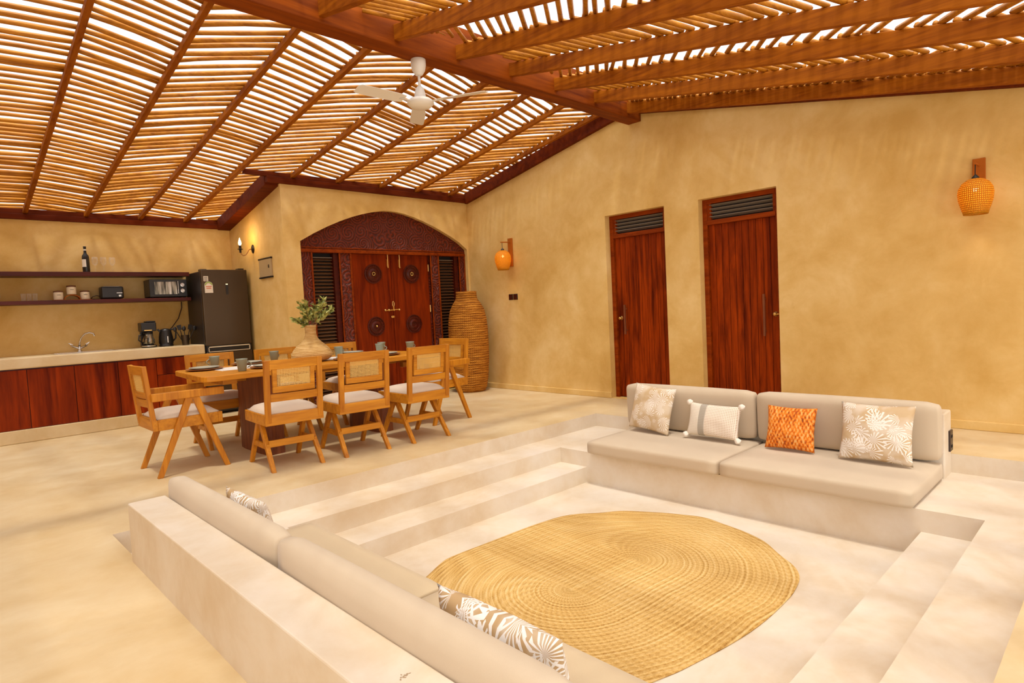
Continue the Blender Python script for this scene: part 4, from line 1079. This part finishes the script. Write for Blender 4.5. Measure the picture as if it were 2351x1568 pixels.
for k in range(9):
    a0, a1 = PI*k/9, PI*(k+1)/9
    bar(bm, (-.205+.040*math.cos(a0), -.003, 1.685+.036*math.sin(a0)), (-.205+.040*math.cos(a1), -.003, 1.685+.036*math.sin(a1)), .014, .001, (0, 1, 0))
obj('sticker_arc', bm, 'green_ink', s2)
bm = NB(); box(bm, (-.24, -.003, 1.662), (-.17, -.0015, 1.672)); box(bm, (-.235, -.003, 1.640), (-.175, -.0015, 1.650)); obj('sticker_bars', bm, 'red_ink', s2)
bm = NB(); box(bm, (.20, .05, 1.885), (.27, .15, 1.905)); box(bm, (-.27, .05, 1.865), (-.20, .15, 1.895)); obj('hinge_cover', bm, 'fridgeside', fr)
# coffee maker
WT = .9255
cm = thing('coffee_maker', 'black drip coffee maker with glass jug on the worktop', 'coffee maker', (2.07, 8.76, WT))
bm = NB(); lathe(bm, [(.085, 0), (.088, .012), (.080, .03), (.04, .032)], 28); box(bm, (-.07, .06, .0), (.07, .11, .23)); obj('base', bm, 'black', cm, bevel=.006)
bm = NB(); box(bm, (-.085, -.06, .205), (.085, .11, .315)); box(bm, (-.02, -.03, .315), (.088, .10, .335)); obj('water_tank', bm, 'black', cm, bevel=.012)
bm = NB(); lathe(bm, [(.086, .010), (.087, .026)], 28, caps=False); obj('base_ring', bm, 'chrome', cm)
bm = NB(); lathe(bm, [(.055, .033), (.068, .06), (.068, .10), (.045, .15), (.050, .175)], 24); jg = obj('jug', bm, 'window', cm, smooth=True)
bm = NB(); tube(bm, [(-.045, -.01, .165), (-.105, -.02, .16), (-.115, -.02, .10), (-.065, -.01, .055)], .009, 8); lathe(bm, [(.052, .170), (.054, .19), (.02, .20)], 20); obj('jug_handle', bm, 'black', jg, smooth=True)
bm = NB(); box(bm, (-.055, -.0635, .212), (.03, -.058, .224)); obj('trim_strip', bm, 'brass', cm)
kt = thing('kettle', 'black electric kettle between coffee maker and utensil pot', 'kettle', (2.27, 8.77, WT))
bm = NB(); lathe(bm, [(.080, 0), (.082, .018), (.074, .022), (.084, .05), (.080, .12), (.066, .20), (.062, .215), (.03, .228), (.0, .23)], 28, caps=False); obj('kettle_body', bm, 'black', kt, smooth=True)
bm = NB(); tube(bm, [(.055, 0, .215), (.10, 0, .215), (.122, 0, .18), (.115, 0, .10), (.085, 0, .065)], .010, 8); obj('handle', bm, 'black', kt, smooth=True)
bm = NB(); bar(bm, (-.055, 0, .185), (-.088, 0, .222), .03, .02); obj('spout', bm, 'black', kt)
bm = NB(); box(bm, (-.006, -.0855, .05), (.006, -.080, .13)); obj('level_window', bm, 'chrome', kt)
up_ = tag(obj('utensil_pot', (lambda bm: (lathe(bm, [(.040, 0), (.052, .13), (.049, .13), (.038, .006)], 24), bm)[1])(NB()), 'fridge', loc=(2.49, 8.74, WT)), 'dark metal utensil pot beside the fridge', 'pot')
rn = random.Random(5)
ulabs = ['black spoon leaning furthest left in the utensil pot', 'black slotted turner in the utensil pot, left of centre', 'black ladle upright in the middle of the utensil pot', 'black spoon right of centre in the utensil pot', 'black turner leaning furthest right in the utensil pot']
for k in range(5):
    a = (k-2)*.23; dx = math.sin(a)
    bm = NB(); p0 = Vector((dx*.05, .012*(k % 2)-.006, .02)); p1 = Vector((dx*.24, .02*(k % 3-1), .185+.02*(k % 2))); tube(bm, [p0, p1], .005, 6)
    o = obj('utensil', bm, 'black', loc=(2.49, 8.74, WT)); tag(o, ulabs[k], 'utensil', 'black utensils in the pot')
    bm = NB(); d = (p1-p0).normalized()
    if k % 2: bar(bm, p1-d*.005, p1+d*.06, .045, .006, (0, 1, 0), .055)
    else: bmesh.ops.create_icosphere(bm, subdivisions=2, radius=1, matrix=Matrix.Translation(p1+d*.03) @ Matrix.Diagonal((.024, .012, .034, 1)))
    obj('utensil_head', bm, 'black', o)
bm = NB(); tube(bm, [(2.56, 9.03, 1.50), (2.555, 9.02, 1.42), (2.50, 9.0, 1.28), (2.40, 8.96, 1.16), (2.33, 8.93, 1.11)], .006, 6); tag(obj('power_cable', bm, 'switch'), 'brown cable hanging from the lower shelf beside the fridge', 'cable')
bm = NB(); box(bm, (.60, YK-.012, 1.60), (.685, YK+.001, 1.745)); tag(obj('wall_socket', bm, 'jar', bevel=.003), 'pale socket plate on the kitchen wall at the left picture edge', 'socket')
